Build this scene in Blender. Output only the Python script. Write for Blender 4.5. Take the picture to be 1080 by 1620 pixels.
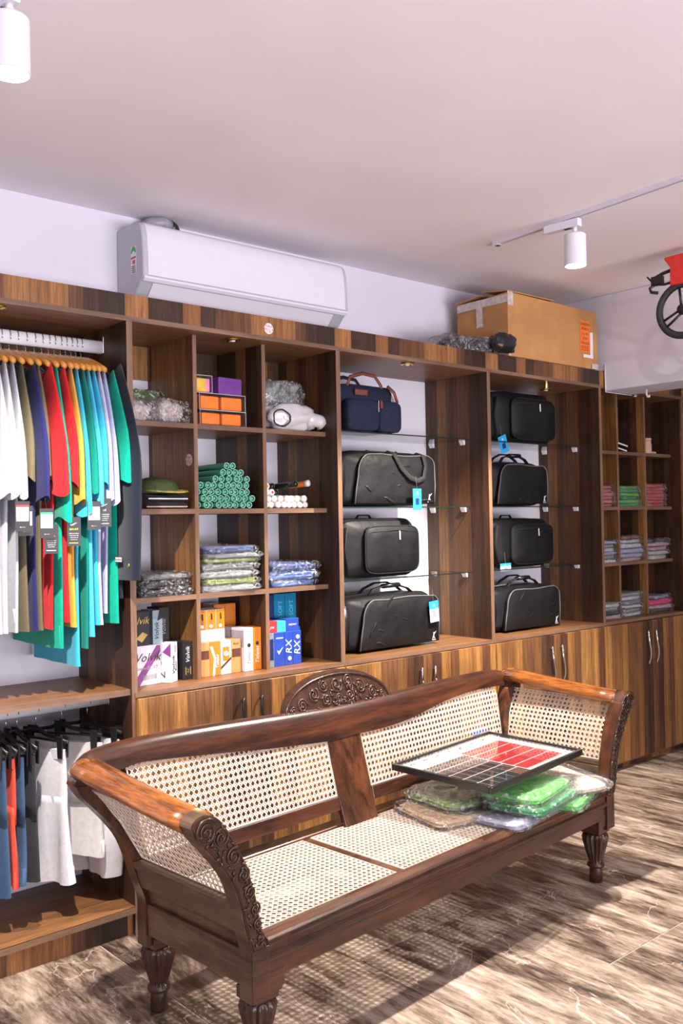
import bpy, bmesh, math, random
from mathutils import Vector, Matrix, noise
for o in list(bpy.data.objects): bpy.data.objects.remove(o)
SC = bpy.context.scene
COL = SC.collection
PI = math.pi
R = math.radians

# ---------------------------------------------------------------- camera
def setup_camera():
    cd = bpy.data.cameras.new('camera'); cam = bpy.data.objects.new('camera', cd); COL.objects.link(cam)
    y, t, r = R(41.0375), R(0.6417), R(-1.0533)
    F = Vector((math.sin(y)*math.cos(t), math.cos(y)*math.cos(t), math.sin(t)))
    Rt = Vector((math.cos(y), -math.sin(y), 0)); U = Rt.cross(F)
    R2 = Rt*math.cos(r)+U*math.sin(r); U2 = U*math.cos(r)-Rt*math.sin(r)
    m = Matrix.Identity(4)
    for i in range(3):
        m[i][0] = R2[i]; m[i][1] = U2[i]; m[i][2] = -F[i]
    m[0][3], m[1][3], m[2][3] = 0.0, -3.0901, 1.5
    cam.matrix_world = m
    cd.sensor_fit = 'VERTICAL'; cd.sensor_height = 36; cd.lens = 1467/1620*36
    cd.clip_start = .05; cd.clip_end = 60
    SC.camera = cam
setup_camera()

# ---------------------------------------------------------------- world, exposure
w = bpy.data.worlds.new('room_air'); SC.world = w; w.use_nodes = True
w.node_tree.nodes['Background'].inputs[0].default_value = (.75, .74, .80, 1)
w.node_tree.nodes['Background'].inputs[1].default_value = .35
vs = SC.view_settings
vs.view_transform = 'Standard'; vs.look = 'None'; vs.gamma = 1; vs.use_curve_mapping = False
vs.exposure = 0.35

# ---------------------------------------------------------------- track lamps and added fill lights
def spot(name, loc, target, power, cone, blend, size, col=(1, .90, .80)):
    l = bpy.data.lights.new(name, 'SPOT'); o = bpy.data.objects.new(name, l); COL.objects.link(o)
    l.energy = power; l.spot_size = R(cone); l.spot_blend = blend; l.shadow_soft_size = size; l.color = col
    o.location = loc
    o.rotation_euler = (Vector(target)-Vector(loc)).to_track_quat('-Z', 'Y').to_euler()
    return o
def area(name, loc, target, power, sx, sy, col):
    l = bpy.data.lights.new(name, 'AREA'); o = bpy.data.objects.new(name, l); COL.objects.link(o)
    l.energy = power; l.shape = 'RECTANGLE'; l.size = sx; l.size_y = sy; l.color = col
    o.location = loc
    o.rotation_euler = (Vector(target)-Vector(loc)).to_track_quat('-Z', 'Y').to_euler()
    return o
# fill light added behind the camera, aimed up to brighten the ceiling
fill = area('added_ceiling_fill', (1.5, -6.85, .9), (1.5, -3.6, 3.2), 205, 5.5, 1.6, (.93, .90, 1.0))
fill.data.spread = R(110)
# two track lamps in view, then unseen spots added along the tracks as fill
spot('track_lamp_light', (3.385, -.76, 2.585), (3.10, -.55, 0), 430, 100, .45, .028)
spot('track_lamp_light', (.860, -.920, 2.585), (1.15, -.55, 0), 300, 100, .45, .028)
for x, y, p in ((3.3, -2.6, 42), (.8, -2.9, 16), (3.2, -4.6, 30), (.8, -4.8, 30)):
    spot('track_lamp_light', (x, y, 2.585), (x+(1.6 if y == -2.6 else .3), y+1.6, .6), p, 110, .6, .04)

# ---------------------------------------------------------------- helpers: objects
def link(o, parent=None):
    COL.objects.link(o)
    if parent: o.parent = parent
    return o
def tag(o, label=None, cat=None, group=None, kind=None):
    if label: o['label'] = label
    if cat: o['category'] = cat
    if group: o['group'] = group
    if kind: o['kind'] = kind
    return o
def thing(name, label, cat, loc=(0, 0, 0), rz=0, group=None, rot=None):
    o = bpy.data.objects.new(name, None); link(o)
    o.empty_display_size = .05
    o.location = loc; o.rotation_euler = rot if rot else (0, 0, rz)
    return tag(o, label, cat, group)
def kids(o): return [c for c in bpy.data.objects if c.parent == o]
def dup(o, loc=None, rz=None, label=None, group=None, parent=None, children=None):
    c = o.copy(); COL.objects.link(c)
    c.parent = parent
    for ch in kids(o): dup(ch, parent=c)
    if loc is not None: c.location = loc
    if rz is not None: c.rotation_euler = (0, 0, rz)
    if label: c['label'] = label
    if group: c['group'] = group
    return c

class MB:
    """collects vertices and faces, builds ONE mesh object"""
    def __init__(s, M=None): s.v = []; s.f = []; s.m = []; s.M = M; s.cm = 0
    def add(s, vs, fs):
        b = len(s.v)
        for p in vs:
            p = Vector(p)
            if s.M is not None: p = s.M @ p
            s.v.append(p)
        for f in fs: s.f.append([b+i for i in f]); s.m.append(s.cm)
    def box(s, x0, x1, y0, y1, z0, z1):
        s.add([(x0,y0,z0),(x1,y0,z0),(x1,y1,z0),(x0,y1,z0),(x0,y0,z1),(x1,y0,z1),(x1,y1,z1),(x0,y1,z1)],
              [(0,3,2,1),(4,5,6,7),(0,1,5,4),(1,2,6,5),(2,3,7,6),(3,0,4,7)])
        return s
    def loft(s, rings, closed=True, cap0=True, cap1=True):
        n = len(rings[0]); vs = [p for r in rings for p in r]; fs = []
        for i in range(len(rings)-1):
            for j in range(n if closed else n-1):
                k = (j+1) % n
                fs.append((i*n+j, i*n+k, (i+1)*n+k, (i+1)*n+j))
        if closed and cap0: fs.append(tuple(reversed(range(n))))
        if closed and cap1: fs.append(tuple((len(rings)-1)*n+j for j in range(n)))
        s.add(vs, fs); return s
    def prism(s, poly, axis, a, b):
        """poly: 2-D outline; axis x: poly=(y,z); y: (x,z); z: (x,y)"""
        def P(p, t): return {'x': (t, p[0], p[1]), 'y': (p[0], t, p[1]), 'z': (p[0], p[1], t)}[axis]
        return s.loft([[P(p, a) for p in poly], [P(p, b) for p in poly]])
    def tube(s, path, r, n=8, flat=1.0, up=None, caps=True):
        """r number or list; flat<1 squashes the tube along its second axis"""
        path = [Vector(p) for p in path]; rings = []
        prev = None
        for i, p in enumerate(path):
            t = (path[min(i+1, len(path)-1)]-path[max(i-1, 0)])
            if t.length < 1e-9: t = Vector((0, 0, 1))
            t.normalize()
            ref = Vector(up) if up else (prev if prev is not None else (Vector((0, 0, 1)) if abs(t.z) < .9 else Vector((1, 0, 0))))
            a = ref - t*ref.dot(t)
            if a.length < 1e-6: a = t.orthogonal()
            a.normalize(); b = t.cross(a); prev = a
            rr = r[i] if isinstance(r, (list, tuple)) else r
            rings.append([p + a*(rr*flat*math.cos(2*PI*k/n)) + b*(rr*math.sin(2*PI*k/n)) for k in range(n)])
        return s.loft(rings, True, caps, caps)
    def lathe(s, prof, n=24, c=(0, 0, 0), flute=0, depth=0, axis='z'):
        """prof: (radius, height[, flute weight])"""
        rings = []
        for q in prof:
            r, z = q[0], q[1]; fw = q[2] if len(q) > 2 else 0
            ring = []
            for k in range(n):
                a = 2*PI*k/n
                rr = r*(1-depth*fw*(.5+.5*math.cos(flute*a))) if flute else r
                x, y = rr*math.cos(a), rr*math.sin(a)
                if axis == 'z': ring.append((c[0]+x, c[1]+y, c[2]+z))
                elif axis == 'y': ring.append((c[0]+x, c[1]+z, c[2]+y))
                else: ring.append((c[0]+z, c[1]+x, c[2]+y))
            rings.append(ring)
        return s.loft(rings)
    def grid(s, fn, nu, nv, two=False):
        vs = [fn(i/nu, j/nv) for j in range(nv+1) for i in range(nu+1)]
        fs = [(j*(nu+1)+i, j*(nu+1)+i+1, (j+1)*(nu+1)+i+1, (j+1)*(nu+1)+i) for j in range(nv) for i in range(nu)]
        s.add(vs, fs); return s
    def build(s, name, mat, parent=None, smooth=False, bevel=0, seg=2, auto=None, fix=True, sub=0):
        me = bpy.data.meshes.new(name); me.from_pydata([tuple(v) for v in s.v], [], s.f)
        ms = mat if isinstance(mat, (list, tuple)) else [mat]
        for m in ms: me.materials.append(m)
        if len(ms) > 1:
            for p, mi in zip(me.polygons, s.m): p.material_index = mi
        if fix:
            bm = bmesh.new(); bm.from_mesh(me)
            bmesh.ops.recalc_face_normals(bm, faces=bm.faces); bm.to_mesh(me); bm.free()
        if smooth or auto:
            for p in me.polygons: p.use_smooth = True
            if auto: me.set_sharp_from_angle(angle=R(auto))
        o = bpy.data.objects.new(name, me); link(o, parent)
        if bevel:
            b = o.modifiers.new('bevel', 'BEVEL'); b.width = bevel; b.segments = seg; b.limit_method = 'ANGLE'; b.angle_limit = R(40)
        if sub:
            b = o.modifiers.new('sub', 'SUBSURF'); b.levels = sub; b.render_levels = sub
        return o
def text(body, size, mat, parent, M, name='lettering', shear=0, ex=.0002, sx=1.0, bold=0, align='CENTER'):
    """flat lettering as its own thin mesh, M places its own XY plane"""
    cu = bpy.data.curves.new('t', 'FONT'); cu.body = body; cu.size = size; cu.shear = shear
    cu.extrude = ex; cu.offset = bold; cu.align_x = align; cu.align_y = 'CENTER'; cu.resolution_u = 2
    to = bpy.data.objects.new('t', cu); COL.objects.link(to)
    dg = bpy.context.evaluated_depsgraph_get(); dg.update()
    me = bpy.data.meshes.new_from_object(to.evaluated_get(dg))
    bpy.data.objects.remove(to); bpy.data.curves.remove(cu)
    me.transform(M @ Matrix.Diagonal((sx, 1, 1, 1)))
    me.materials.clear(); me.materials.append(mat); me.name = name
    o = bpy.data.objects.new(name, me); link(o, parent); return o
def face_front(x, y, z, rz=0, roll=0):
    """plane whose normal looks to -Y, its own X to the right"""
    return Matrix.Translation((x, y, z)) @ Matrix.Rotation(rz, 4, 'Z') @ Matrix.Rotation(PI/2, 4, 'X') @ Matrix.Rotation(roll, 4, 'Z')
def nz(x, y, z, s=1.0, seed=0): return noise.noise(Vector((x*s+seed*7.3, y*s-seed*3.1, z*s+seed*1.7)))

# ---------------------------------------------------------------- helpers: materials
def newmat(name):
    m = bpy.data.materials.new(name); m.use_nodes = True
    nt = m.node_tree; b = nt.nodes['Principled BSDF']
    return m, nt, b
def N(nt, typ, **kw):
    n = nt.nodes.new(typ)
    for k, v in kw.items():
        if k.startswith('i_'): n.inputs[k[2:].replace('_', ' ')].default_value = v
        else: setattr(n, k, v)
    return n
def ramp(nt, stops, interp='LINEAR'):
    r = nt.nodes.new('ShaderNodeValToRGB'); r.color_ramp.interpolation = interp
    e = r.color_ramp.elements
    while len(e) > 1: e.remove(e[-1])
    e[0].position = stops[0][0]; e[0].color = (*stops[0][1], 1)
    for p, c in stops[1:]:
        x = e.new(p); x.color = (*c, 1)
    return r
def plain(name, col, rough=.6, metal=0, var=.12, scale=30, bump=.0, bscale=200, coat=0, sheen=0, spec=.5, emit=None, alpha=None, trans=0):
    m, nt, b = newmat(name)
    L = nt.links
    tc = N(nt, 'ShaderNodeTexCoord')
    nn = N(nt, 'ShaderNodeTexNoise'); nn.inputs['Scale'].default_value = scale; nn.inputs['Detail'].default_value = 4
    L.new(tc.outputs['Object'], nn.inputs['Vector'])
    c0 = tuple(max(0, c*(1-var)) for c in col); c1 = tuple(min(1, c*(1+var)) for c in col)
    r = ramp(nt, [(.3, c0), (.7, c1)])
    L.new(nn.outputs['Fac'], r.inputs['Fac']); L.new(r.outputs['Color'], b.inputs['Base Color'])
    b.inputs['Roughness'].default_value = rough; b.inputs['Metallic'].default_value = metal
    b.inputs['Coat Weight'].default_value = coat; b.inputs['Specular IOR Level'].default_value = spec
    b.inputs['Coat Roughness'].default_value = .15
    if sheen: b.inputs['Sheen Weight'].default_value = sheen
    if trans: b.inputs['Transmission Weight'].default_value = trans
    if emit: b.inputs['Emission Color'].default_value = (*col, 1); b.inputs['Emission Strength'].default_value = emit
    if bump:
        n2 = N(nt, 'ShaderNodeTexNoise'); n2.inputs['Scale'].default_value = bscale; n2.inputs['Detail'].default_value = 3
        L.new(tc.outputs['Object'], n2.inputs['Vector'])
        bp = N(nt, 'ShaderNodeBump'); bp.inputs['Strength'].default_value = bump; bp.inputs['Distance'].default_value = .004
        L.new(n2.outputs['Fac'], bp.inputs['Height']); L.new(bp.outputs['Normal'], b.inputs['Normal'])
    return m

def laminate(name, vertical=True, stripe=15.0, off=0.0, dark=1.0, edge=False, orange=1.0, lift=1.0):
    """printed strip-wood laminate: planks of random width and tone with fine grain"""
    m, nt, b = newmat(name); L = nt.links
    tc = N(nt, 'ShaderNodeTexCoord'); sp = N(nt, 'ShaderNodeSeparateXYZ'); L.new(tc.outputs['Object'], sp.inputs[0])
    add = N(nt, 'ShaderNodeMath', operation='ADD'); L.new(sp.outputs['X'], add.inputs[0])
    if vertical: L.new(sp.outputs['Y'], add.inputs[1])
    else:
        L.new(sp.outputs['Y'], add.inputs[0]); add.inputs[1].default_value = 0
    a2 = N(nt, 'ShaderNodeMath', operation='ADD'); a2.inputs[1].default_value = off+20; L.new(add.outputs[0], a2.inputs[0])
    vo = N(nt, 'ShaderNodeTexVoronoi', voronoi_dimensions='1D'); vo.inputs['Scale'].default_value = stripe; vo.inputs['Randomness'].default_value = .8
    L.new(a2.outputs[0], vo.inputs['W'])
    sc = N(nt, 'ShaderNodeSeparateColor'); L.new(vo.outputs['Color'], sc.inputs[0])
    d = dark; g = orange
    l = d*lift
    r = ramp(nt, [(0, (.034*l, .016*l, .009*l)), (.20, (.058*l, .026*l, .013*l)), (.38, (.090*l, .040*l, .018*l)), (.58, (.15*d, .067*d*g, .025*d)), (.75, (.24*d, .108*d*g, .034*d)), (.92, (.33*d, .155*d*g, .048*d))])
    L.new(sc.outputs[0], r.inputs['Fac'])
    # grain
    mp = N(nt, 'ShaderNodeCombineXYZ')
    ml = N(nt, 'ShaderNodeMath', operation='MULTIPLY'); ml.inputs[1].default_value = 1.0; L.new(a2.outputs[0], ml.inputs[0])
    L.new(ml.outputs[0], mp.inputs['X'])
    zz = N(nt, 'ShaderNodeMath', operation='MULTIPLY'); zz.inputs[1].default_value = .05
    L.new(sp.outputs['Z' if vertical else 'X'], zz.inputs[0]); L.new(zz.outputs[0], mp.inputs['Y'])
    L.new(sc.outputs[1], mp.inputs['Z'])
    gn = N(nt, 'ShaderNodeTexNoise'); gn.inputs['Scale'].default_value = 160; gn.inputs['Detail'].default_value = 5; gn.inputs['Roughness'].default_value = .65; gn.inputs['Distortion'].default_value = .3
    L.new(mp.outputs[0], gn.inputs['Vector'])
    g2 = N(nt, 'ShaderNodeTexNoise'); g2.inputs['Scale'].default_value = 26; g2.inputs['Detail'].default_value = 3; g2.inputs['Distortion'].default_value = 1.2
    L.new(mp.outputs[0], g2.inputs['Vector'])
    mr = N(nt, 'ShaderNodeMapRange'); mr.inputs['From Min'].default_value = .3; mr.inputs['From Max'].default_value = .7; mr.inputs['To Min'].default_value = .55; mr.inputs['To Max'].default_value = 1.35
    L.new(gn.outputs['Fac'], mr.inputs['Value'])
    mr2 = N(nt, 'ShaderNodeMapRange'); mr2.inputs['From Min'].default_value = .35; mr2.inputs['From Max'].default_value = .65; mr2.inputs['To Min'].default_value = .72; mr2.inputs['To Max'].default_value = 1.2
    L.new(g2.outputs['Fac'], mr2.inputs['Value'])
    mm = N(nt, 'ShaderNodeMath', operation='MULTIPLY'); L.new(mr.outputs[0], mm.inputs[0]); L.new(mr2.outputs[0], mm.inputs[1])
    vm = N(nt, 'ShaderNodeVectorMath', operation='SCALE'); L.new(r.outputs['Color'], vm.inputs[0]); L.new(mm.outputs[0], vm.inputs['Scale'])
    L.new(vm.outputs[0], b.inputs['Base Color'])
    b.inputs['Roughness'].default_value = .42; b.inputs['Specular IOR Level'].default_value = .4
    bp = N(nt, 'ShaderNodeBump'); bp.inputs['Strength'].default_value = .12; bp.inputs['Distance'].default_value = .001
    L.new(gn.outputs['Fac'], bp.inputs['Height']); L.new(bp.outputs['Normal'], b.inputs['Normal'])
    return m

def wood(name, c_dark, c_mid, c_light, axis='X', rough=.3, coat=.25, scale=14, bump=.15):
    m, nt, b = newmat(name); L = nt.links
    tc = N(nt, 'ShaderNodeTexCoord'); mp = N(nt, 'ShaderNodeMapping')
    s = {'X': (.09, 1, 1), 'Y': (1, .09, 1), 'Z': (1, 1, .09)}[axis]
    mp.inputs['Scale'].default_value = s
    L.new(tc.outputs['Object'], mp.inputs['Vector'])
    n1 = N(nt, 'ShaderNodeTexNoise'); n1.inputs['Scale'].default_value = scale; n1.inputs['Detail'].default_value = 3; n1.inputs['Distortion'].default_value = 1.5
    n2 = N(nt, 'ShaderNodeTexNoise'); n2.inputs['Scale'].default_value = 190; n2.inputs['Detail'].default_value = 4
    n3 = N(nt, 'ShaderNodeTexNoise'); n3.inputs['Scale'].default_value = 5; n3.inputs['Detail'].default_value = 5
    L.new(mp.outputs[0], n1.inputs['Vector']); L.new(mp.outputs[0], n2.inputs['Vector']); L.new(tc.outputs['Object'], n3.inputs['Vector'])
    a = N(nt, 'ShaderNodeMath', operation='MULTIPLY_ADD'); a.inputs[1].default_value = .55; L.new(n1.outputs['Fac'], a.inputs[0])
    q = N(nt, 'ShaderNodeMath', operation='MULTIPLY'); q.inputs[1].default_value = .28; L.new(n2.outputs['Fac'], q.inputs[0]); L.new(q.outputs[0], a.inputs[2])
    a2 = N(nt, 'ShaderNodeMath', operation='MULTIPLY_ADD'); a2.inputs[1].default_value = .25; L.new(n3.outputs['Fac'], a2.inputs[0]); L.new(a.outputs[0], a2.inputs[2])
    r = ramp(nt, [(.42, c_dark), (.53, c_mid), (.66, c_light)]); L.new(a2.outputs[0], r.inputs['Fac'])
    L.new(r.outputs['Color'], b.inputs['Base Color'])
    b.inputs['Roughness'].default_value = rough; b.inputs['Coat Weight'].default_value = coat; b.inputs['Coat Roughness'].default_value = .12
    bp = N(nt, 'ShaderNodeBump'); bp.inputs['Strength'].default_value = bump; bp.inputs['Distance'].default_value = .0015
    L.new(n2.outputs['Fac'], bp.inputs['Height']); L.new(bp.outputs['Normal'], b.inputs['Normal'])
    return m

def film(name, tint=(1, 1, 1), haze=.26, rough=.17):
    """thin clear polythene: mostly see-through with wrinkled highlights"""
    m, nt, b = newmat(name); L = nt.links
    nt.nodes.remove(b)
    out = nt.nodes['Material Output']
    tr = N(nt, 'ShaderNodeBsdfTransparent'); tr.inputs[0].default_value = (*tint, 1)
    gl = N(nt, 'ShaderNodeBsdfGlossy'); gl.inputs['Roughness'].default_value = rough; gl.inputs[0].default_value = (.9, .9, .92, 1)
    df = N(nt, 'ShaderNodeBsdfDiffuse'); df.inputs[0].default_value = (.8, .8, .82, 1)
    tc = N(nt, 'ShaderNodeTexCoord'); n1 = N(nt, 'ShaderNodeTexNoise'); n1.inputs['Scale'].default_value = 38; n1.inputs['Detail'].default_value = 3; n1.inputs['Distortion'].default_value = 2.0
    L.new(tc.outputs['Object'], n1.inputs['Vector'])
    bp = N(nt, 'ShaderNodeBump'); bp.inputs['Strength'].default_value = 1.0; bp.inputs['Distance'].default_value = .02
    L.new(n1.outputs['Fac'], bp.inputs['Height']); L.new(bp.outputs['Normal'], gl.inputs['Normal'])
    mr = N(nt, 'ShaderNodeMapRange'); mr.inputs['From Min'].default_value = .52; mr.inputs['From Max'].default_value = .72; mr.inputs['To Min'].default_value = .0; mr.inputs['To Max'].default_value = haze*1.9
    L.new(n1.outputs['Fac'], mr.inputs['Value'])
    m1 = N(nt, 'ShaderNodeMixShader'); L.new(mr.outputs[0], m1.inputs[0]); L.new(tr.outputs[0], m1.inputs[1]); L.new(df.outputs[0], m1.inputs[2])
    m2 = N(nt, 'ShaderNodeMixShader'); lw = N(nt, 'ShaderNodeLayerWeight'); lw.inputs['Blend'].default_value = .25; L.new(bp.outputs['Normal'], lw.inputs['Normal'])
    cl = N(nt, 'ShaderNodeMath', operation='MULTIPLY_ADD'); cl.inputs[1].default_value = .6; cl.inputs[2].default_value = .11; L.new(lw.outputs['Fresnel'], cl.inputs[0])
    L.new(cl.outputs[0], m2.inputs[0]); L.new(m1.outputs[0], m2.inputs[1]); L.new(gl.outputs[0], m2.inputs[2])
    L.new(m2.outputs[0], out.inputs['Surface'])
    return m

def clear_pane(name, tint=(.93, .97, .95), gloss=.10):
    m, nt, b = newmat(name); L = nt.links; nt.nodes.remove(b)
    out = nt.nodes['Material Output']
    tr = N(nt, 'ShaderNodeBsdfTransparent'); tr.inputs[0].default_value = (*tint, 1)
    gl = N(nt, 'ShaderNodeBsdfGlossy'); gl.inputs['Roughness'].default_value = .03
    fr = N(nt, 'ShaderNodeFresnel'); fr.inputs[0].default_value = 1.45
    a = N(nt, 'ShaderNodeMath', operation='ADD'); a.inputs[1].default_value = gloss*.3; L.new(fr.outputs[0], a.inputs[0])
    ge = N(nt, 'ShaderNodeNewGeometry'); inv = N(nt, 'ShaderNodeMath', operation='SUBTRACT'); inv.inputs[0].default_value = 1; L.new(ge.outputs['Backfacing'], inv.inputs[1])
    mu = N(nt, 'ShaderNodeMath', operation='MULTIPLY'); L.new(a.outputs[0], mu.inputs[0]); L.new(inv.outputs[0], mu.inputs[1])
    mx = N(nt, 'ShaderNodeMixShader'); L.new(mu.outputs[0], mx.inputs[0]); L.new(tr.outputs[0], mx.inputs[1]); L.new(gl.outputs[0], mx.inputs[2])
    L.new(mx.outputs[0], out.inputs['Surface'])
    return m

_mc = {}
def cloth(name, col, rough=.85, bump=.25, sheen=.1):
    k = ('c', name)
    if k not in _mc: _mc[k] = plain(name, col, rough, var=.08, scale=60, bump=bump, bscale=500, sheen=sheen, spec=.2)
    return _mc[k]

M_LAM = laminate('strip_wood_laminate')
M_LAMF = laminate('strip_wood_laminate_on_fascia', stripe=13, off=.37, dark=1.0, orange=.92)
M_LAMD = laminate('strip_wood_laminate_on_doors', stripe=17, off=3.1, dark=1.15, lift=1.5)
M_LAMS = laminate('strip_wood_laminate_on_side_panels', stripe=14, off=1.7, dark=.88, lift=1.25)
M_LAMH = laminate('laminate_along_the_boards', vertical=False, stripe=9, off=.3, dark=1.5, orange=1.08, lift=1.6)
M_EDGE = wood('laminate_edge_band', (.14, .075, .045), (.19, .105, .065), (.25, .14, .085), 'X', .45, 0)
M_EDGEV = wood('laminate_edge_band_upright', (.15, .08, .045), (.20, .11, .065), (.27, .15, .085), 'Z', .45, 0)
M_SOFA = wood('dark_reddish_hardwood', (.020, .008, .005), (.052, .018, .009), (.11, .036, .015), 'X', .28, .3)
M_SOFAZ = wood('dark_reddish_hardwood_upright', (.020, .008, .005), (.058, .020, .009), (.12, .040, .016), 'Z', .28, .3)
M_SOFAY = wood('lit_orange_hardwood_on_arms', (.10, .030, .008), (.26, .082, .018), (.50, .19, .035), 'Y', .25, .4)  # arm tops lighter, more orange than the frame: lamp light put into the colour
M_SOFAO = wood('dry_brown_hardwood', (.045, .024, .013), (.10, .055, .028), (.17, .095, .05), 'Y', .5, .05)
M_CARVE = plain('carved_dark_wood', (.045, .018, .010), .33, var=.4, scale=40, bump=.5, bscale=60, coat=.25)
M_CANE = plain('natural_cane', (.60, .51, .43), .55, var=.12, scale=25, bump=.1)
M_WHITE = plain('white_plastic', (.80, .79, .83), .35, var=.02)
M_METAL = plain('chrome', (.82, .80, .78), .12, 1, var=.02)
M_BRASS = plain('brass', (.85, .60, .20), .18, 1, var=.1)
M_BLACKP = plain('black_plastic', (.012, .012, .014), .35, var=.2)
M_FILM = film('clear_polythene')
M_GLASS = clear_pane('shelf_glass')
M_GEDGE = plain('green_glass_edge', (.010, .020, .017), .3, var=.1)
M_PAPERW = plain('white_paper', (.82, .80, .82), .6, var=.03)
M_INK = plain('black_ink', (.02, .02, .022), .5, var=.1)
M_RED = plain('red_ink', (.62, .04, .05), .5, var=.1)
# ================================================================ the room
def paint(name, col, bump=.12):
    return plain(name, col, .85, var=.03, scale=2.5, bump=bump, bscale=18, spec=.2)
M_WALL = paint('cool_white_wall_paint', (.72, .69, .77))
M_CEIL = paint('ceiling_paint', (.84, .775, .80))
def struct(name, mb, mat, **k):
    o = mb.build(name, mat, **k); o['kind'] = 'structure'; return o
ZC = 2.81
struct('wall_back', MB().box(-2.6, 9, .44, .56, 0, ZC), M_WALL)
struct('wall_left', MB().box(-2.72, -2.6, -7.1, .56, 0, ZC), M_WALL)
struct('wall_right', MB().box(9, 9.12, -7.1, .56, 0, ZC), M_WALL)
wf = MB().box(-2.72, 9.12, -7.12, -7, 0, .25).box(-2.72, 9.12, -7.12, -7, 2.7, ZC).box(-2.72, -1.4, -7.12, -7, .25, 2.7).box(4.4, 9.12, -7.12, -7, .25, 2.7)
struct('wall_front', wf, M_WALL)
w1 = struct('added_window_1', MB().box(-1.4, 4.4, -7.08, -7.04, .25, .32).box(-1.4, 4.4, -7.08, -7.04, 2.63, 2.7).box(-1.4, -1.33, -7.08, -7.04, .32, 2.63).box(4.33, 4.4, -7.08, -7.04, .32, 2.63).box(1.47, 1.53, -7.08, -7.04, .32, 2.63), M_WHITE)  # unseen shop window, added to go with the fill light
MB().box(-1.33, 4.33, -7.065, -7.059, .32, 2.63).build('pane', M_GLASS, w1)
struct('ceiling', MB().box(-2.72, 9.12, -7.12, .56, ZC, ZC+.1), M_CEIL)
# deep beam right of the cabinets, its lower edge rests just above the last cabinet
struct('trim_1', MB().prism([(.44, 2.365), (0.0, 2.365), (-.003, 2.245), (-7, 2.245), (-7, ZC), (.44, ZC)], 'x', 4.755, 5.05), M_WALL, bevel=.006)

# floor: stone-look tiles of their own, joints recessed
def tile_mat():
    m, nt, b = newmat('veined_brown_stone_tile'); L = nt.links
    tc = N(nt, 'ShaderNodeTexCoord'); oi = N(nt, 'ShaderNodeObjectInfo')
    mp = N(nt, 'ShaderNodeMapping'); mp.inputs['Scale'].default_value = (1.15, .22, 1); mp.inputs['Rotation'].default_value = (0, 0, .12)
    vx = N(nt, 'ShaderNodeVectorMath', operation='MULTIPLY_ADD'); vx.inputs[1].default_value = (1, 1, 1)
    sc = N(nt, 'ShaderNodeMath', operation='MULTIPLY'); sc.inputs[1].default_value = 40; L.new(oi.outputs['Random'], sc.inputs[0])
    cb = N(nt, 'ShaderNodeCombineXYZ'); L.new(sc.outputs[0], cb.inputs[0]); L.new(sc.outputs[0], cb.inputs[2])
    L.new(tc.outputs['Object'], vx.inputs[0]); L.new(cb.outputs[0], vx.inputs[2]); L.new(vx.outputs[0], mp.inputs['Vector'])
    n1 = N(nt, 'ShaderNodeTexNoise'); n1.inputs['Scale'].default_value = 8; n1.inputs['Detail'].default_value = 7; n1.inputs['Roughness'].default_value = .62; n1.inputs['Distortion'].default_value = .8
    n2 = N(nt, 'ShaderNodeTexNoise'); n2.inputs['Scale'].default_value = 30; n2.inputs['Detail'].default_value = 10; n2.inputs['Roughness'].default_value = .78; n2.inputs['Distortion'].default_value = .5
    for n in (n1, n2): L.new(mp.outputs[0], n.inputs['Vector'])
    mx = N(nt, 'ShaderNodeMath', operation='MULTIPLY_ADD'); mx.inputs[1].default_value = .50; L.new(n1.outputs['Fac'], mx.inputs[0])
    q = N(nt, 'ShaderNodeMath', operation='MULTIPLY'); q.inputs[1].default_value = .54; L.new(n2.outputs['Fac'], q.inputs[0]); L.new(q.outputs[0], mx.inputs[2])
    r = ramp(nt, [(.41, (.030, .020, .015)), (.465, (.095, .065, .048)), (.52, (.225, .168, .130)), (.575, (.36, .285, .23)), (.66, (.54, .46, .39))])
    L.new(mx.outputs[0], r.inputs['Fac'])
    # thin pale cracks
    w1 = N(nt, 'ShaderNodeTexNoise'); w1.inputs['Scale'].default_value = 1.5; w1.inputs['Detail'].default_value = 8; w1.inputs['Distortion'].default_value = 1.6
    mp2 = N(nt, 'ShaderNodeMapping'); mp2.inputs['Scale'].default_value = (1, .55, 1); mp2.inputs['Rotation'].default_value = (0, 0, -.35)
    L.new(vx.outputs[0], mp2.inputs['Vector']); L.new(mp2.outputs[0], w1.inputs['Vector'])
    s1 = N(nt, 'ShaderNodeMath', operation='SUBTRACT'); s1.inputs[1].default_value = .5; L.new(w1.outputs['Fac'], s1.inputs[0])
    s2 = N(nt, 'ShaderNodeMath', operation='ABSOLUTE'); L.new(s1.outputs[0], s2.inputs[0])
    mr = N(nt, 'ShaderNodeMapRange'); mr.inputs['From Min'].default_value = 0; mr.inputs['From Max'].default_value = .0028; mr.inputs['To Min'].default_value = .45; mr.inputs['To Max'].default_value = 0
    L.new(s2.outputs[0], mr.inputs['Value'])
    mc = N(nt, 'ShaderNodeMix', data_type='RGBA'); L.new(mr.outputs[0], mc.inputs[0]); L.new(r.outputs['Color'], mc.inputs[6]); mc.inputs[7].default_value = (.75, .66, .60, 1)
    L.new(mc.outputs[2], b.inputs['Base Color'])
    b.inputs['Roughness'].default_value = .38; b.inputs['Specular IOR Level'].default_value = .45
    bp = N(nt, 'ShaderNodeBump'); bp.inputs['Strength'].default_value = .25; bp.inputs['Distance'].default_value = .003
    L.new(n2.outputs['Fac'], bp.inputs['Height']); L.new(bp.outputs['Normal'], b.inputs['Normal'])
    return m
M_TILE = tile_mat(); M_GROUT = plain('pale_grout', (.50, .44, .39), .9, bump=.2)
floor = struct('floor', MB().box(-2.72, 9.12, -7.12, .56, -.1, -.0025), M_GROUT)
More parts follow.
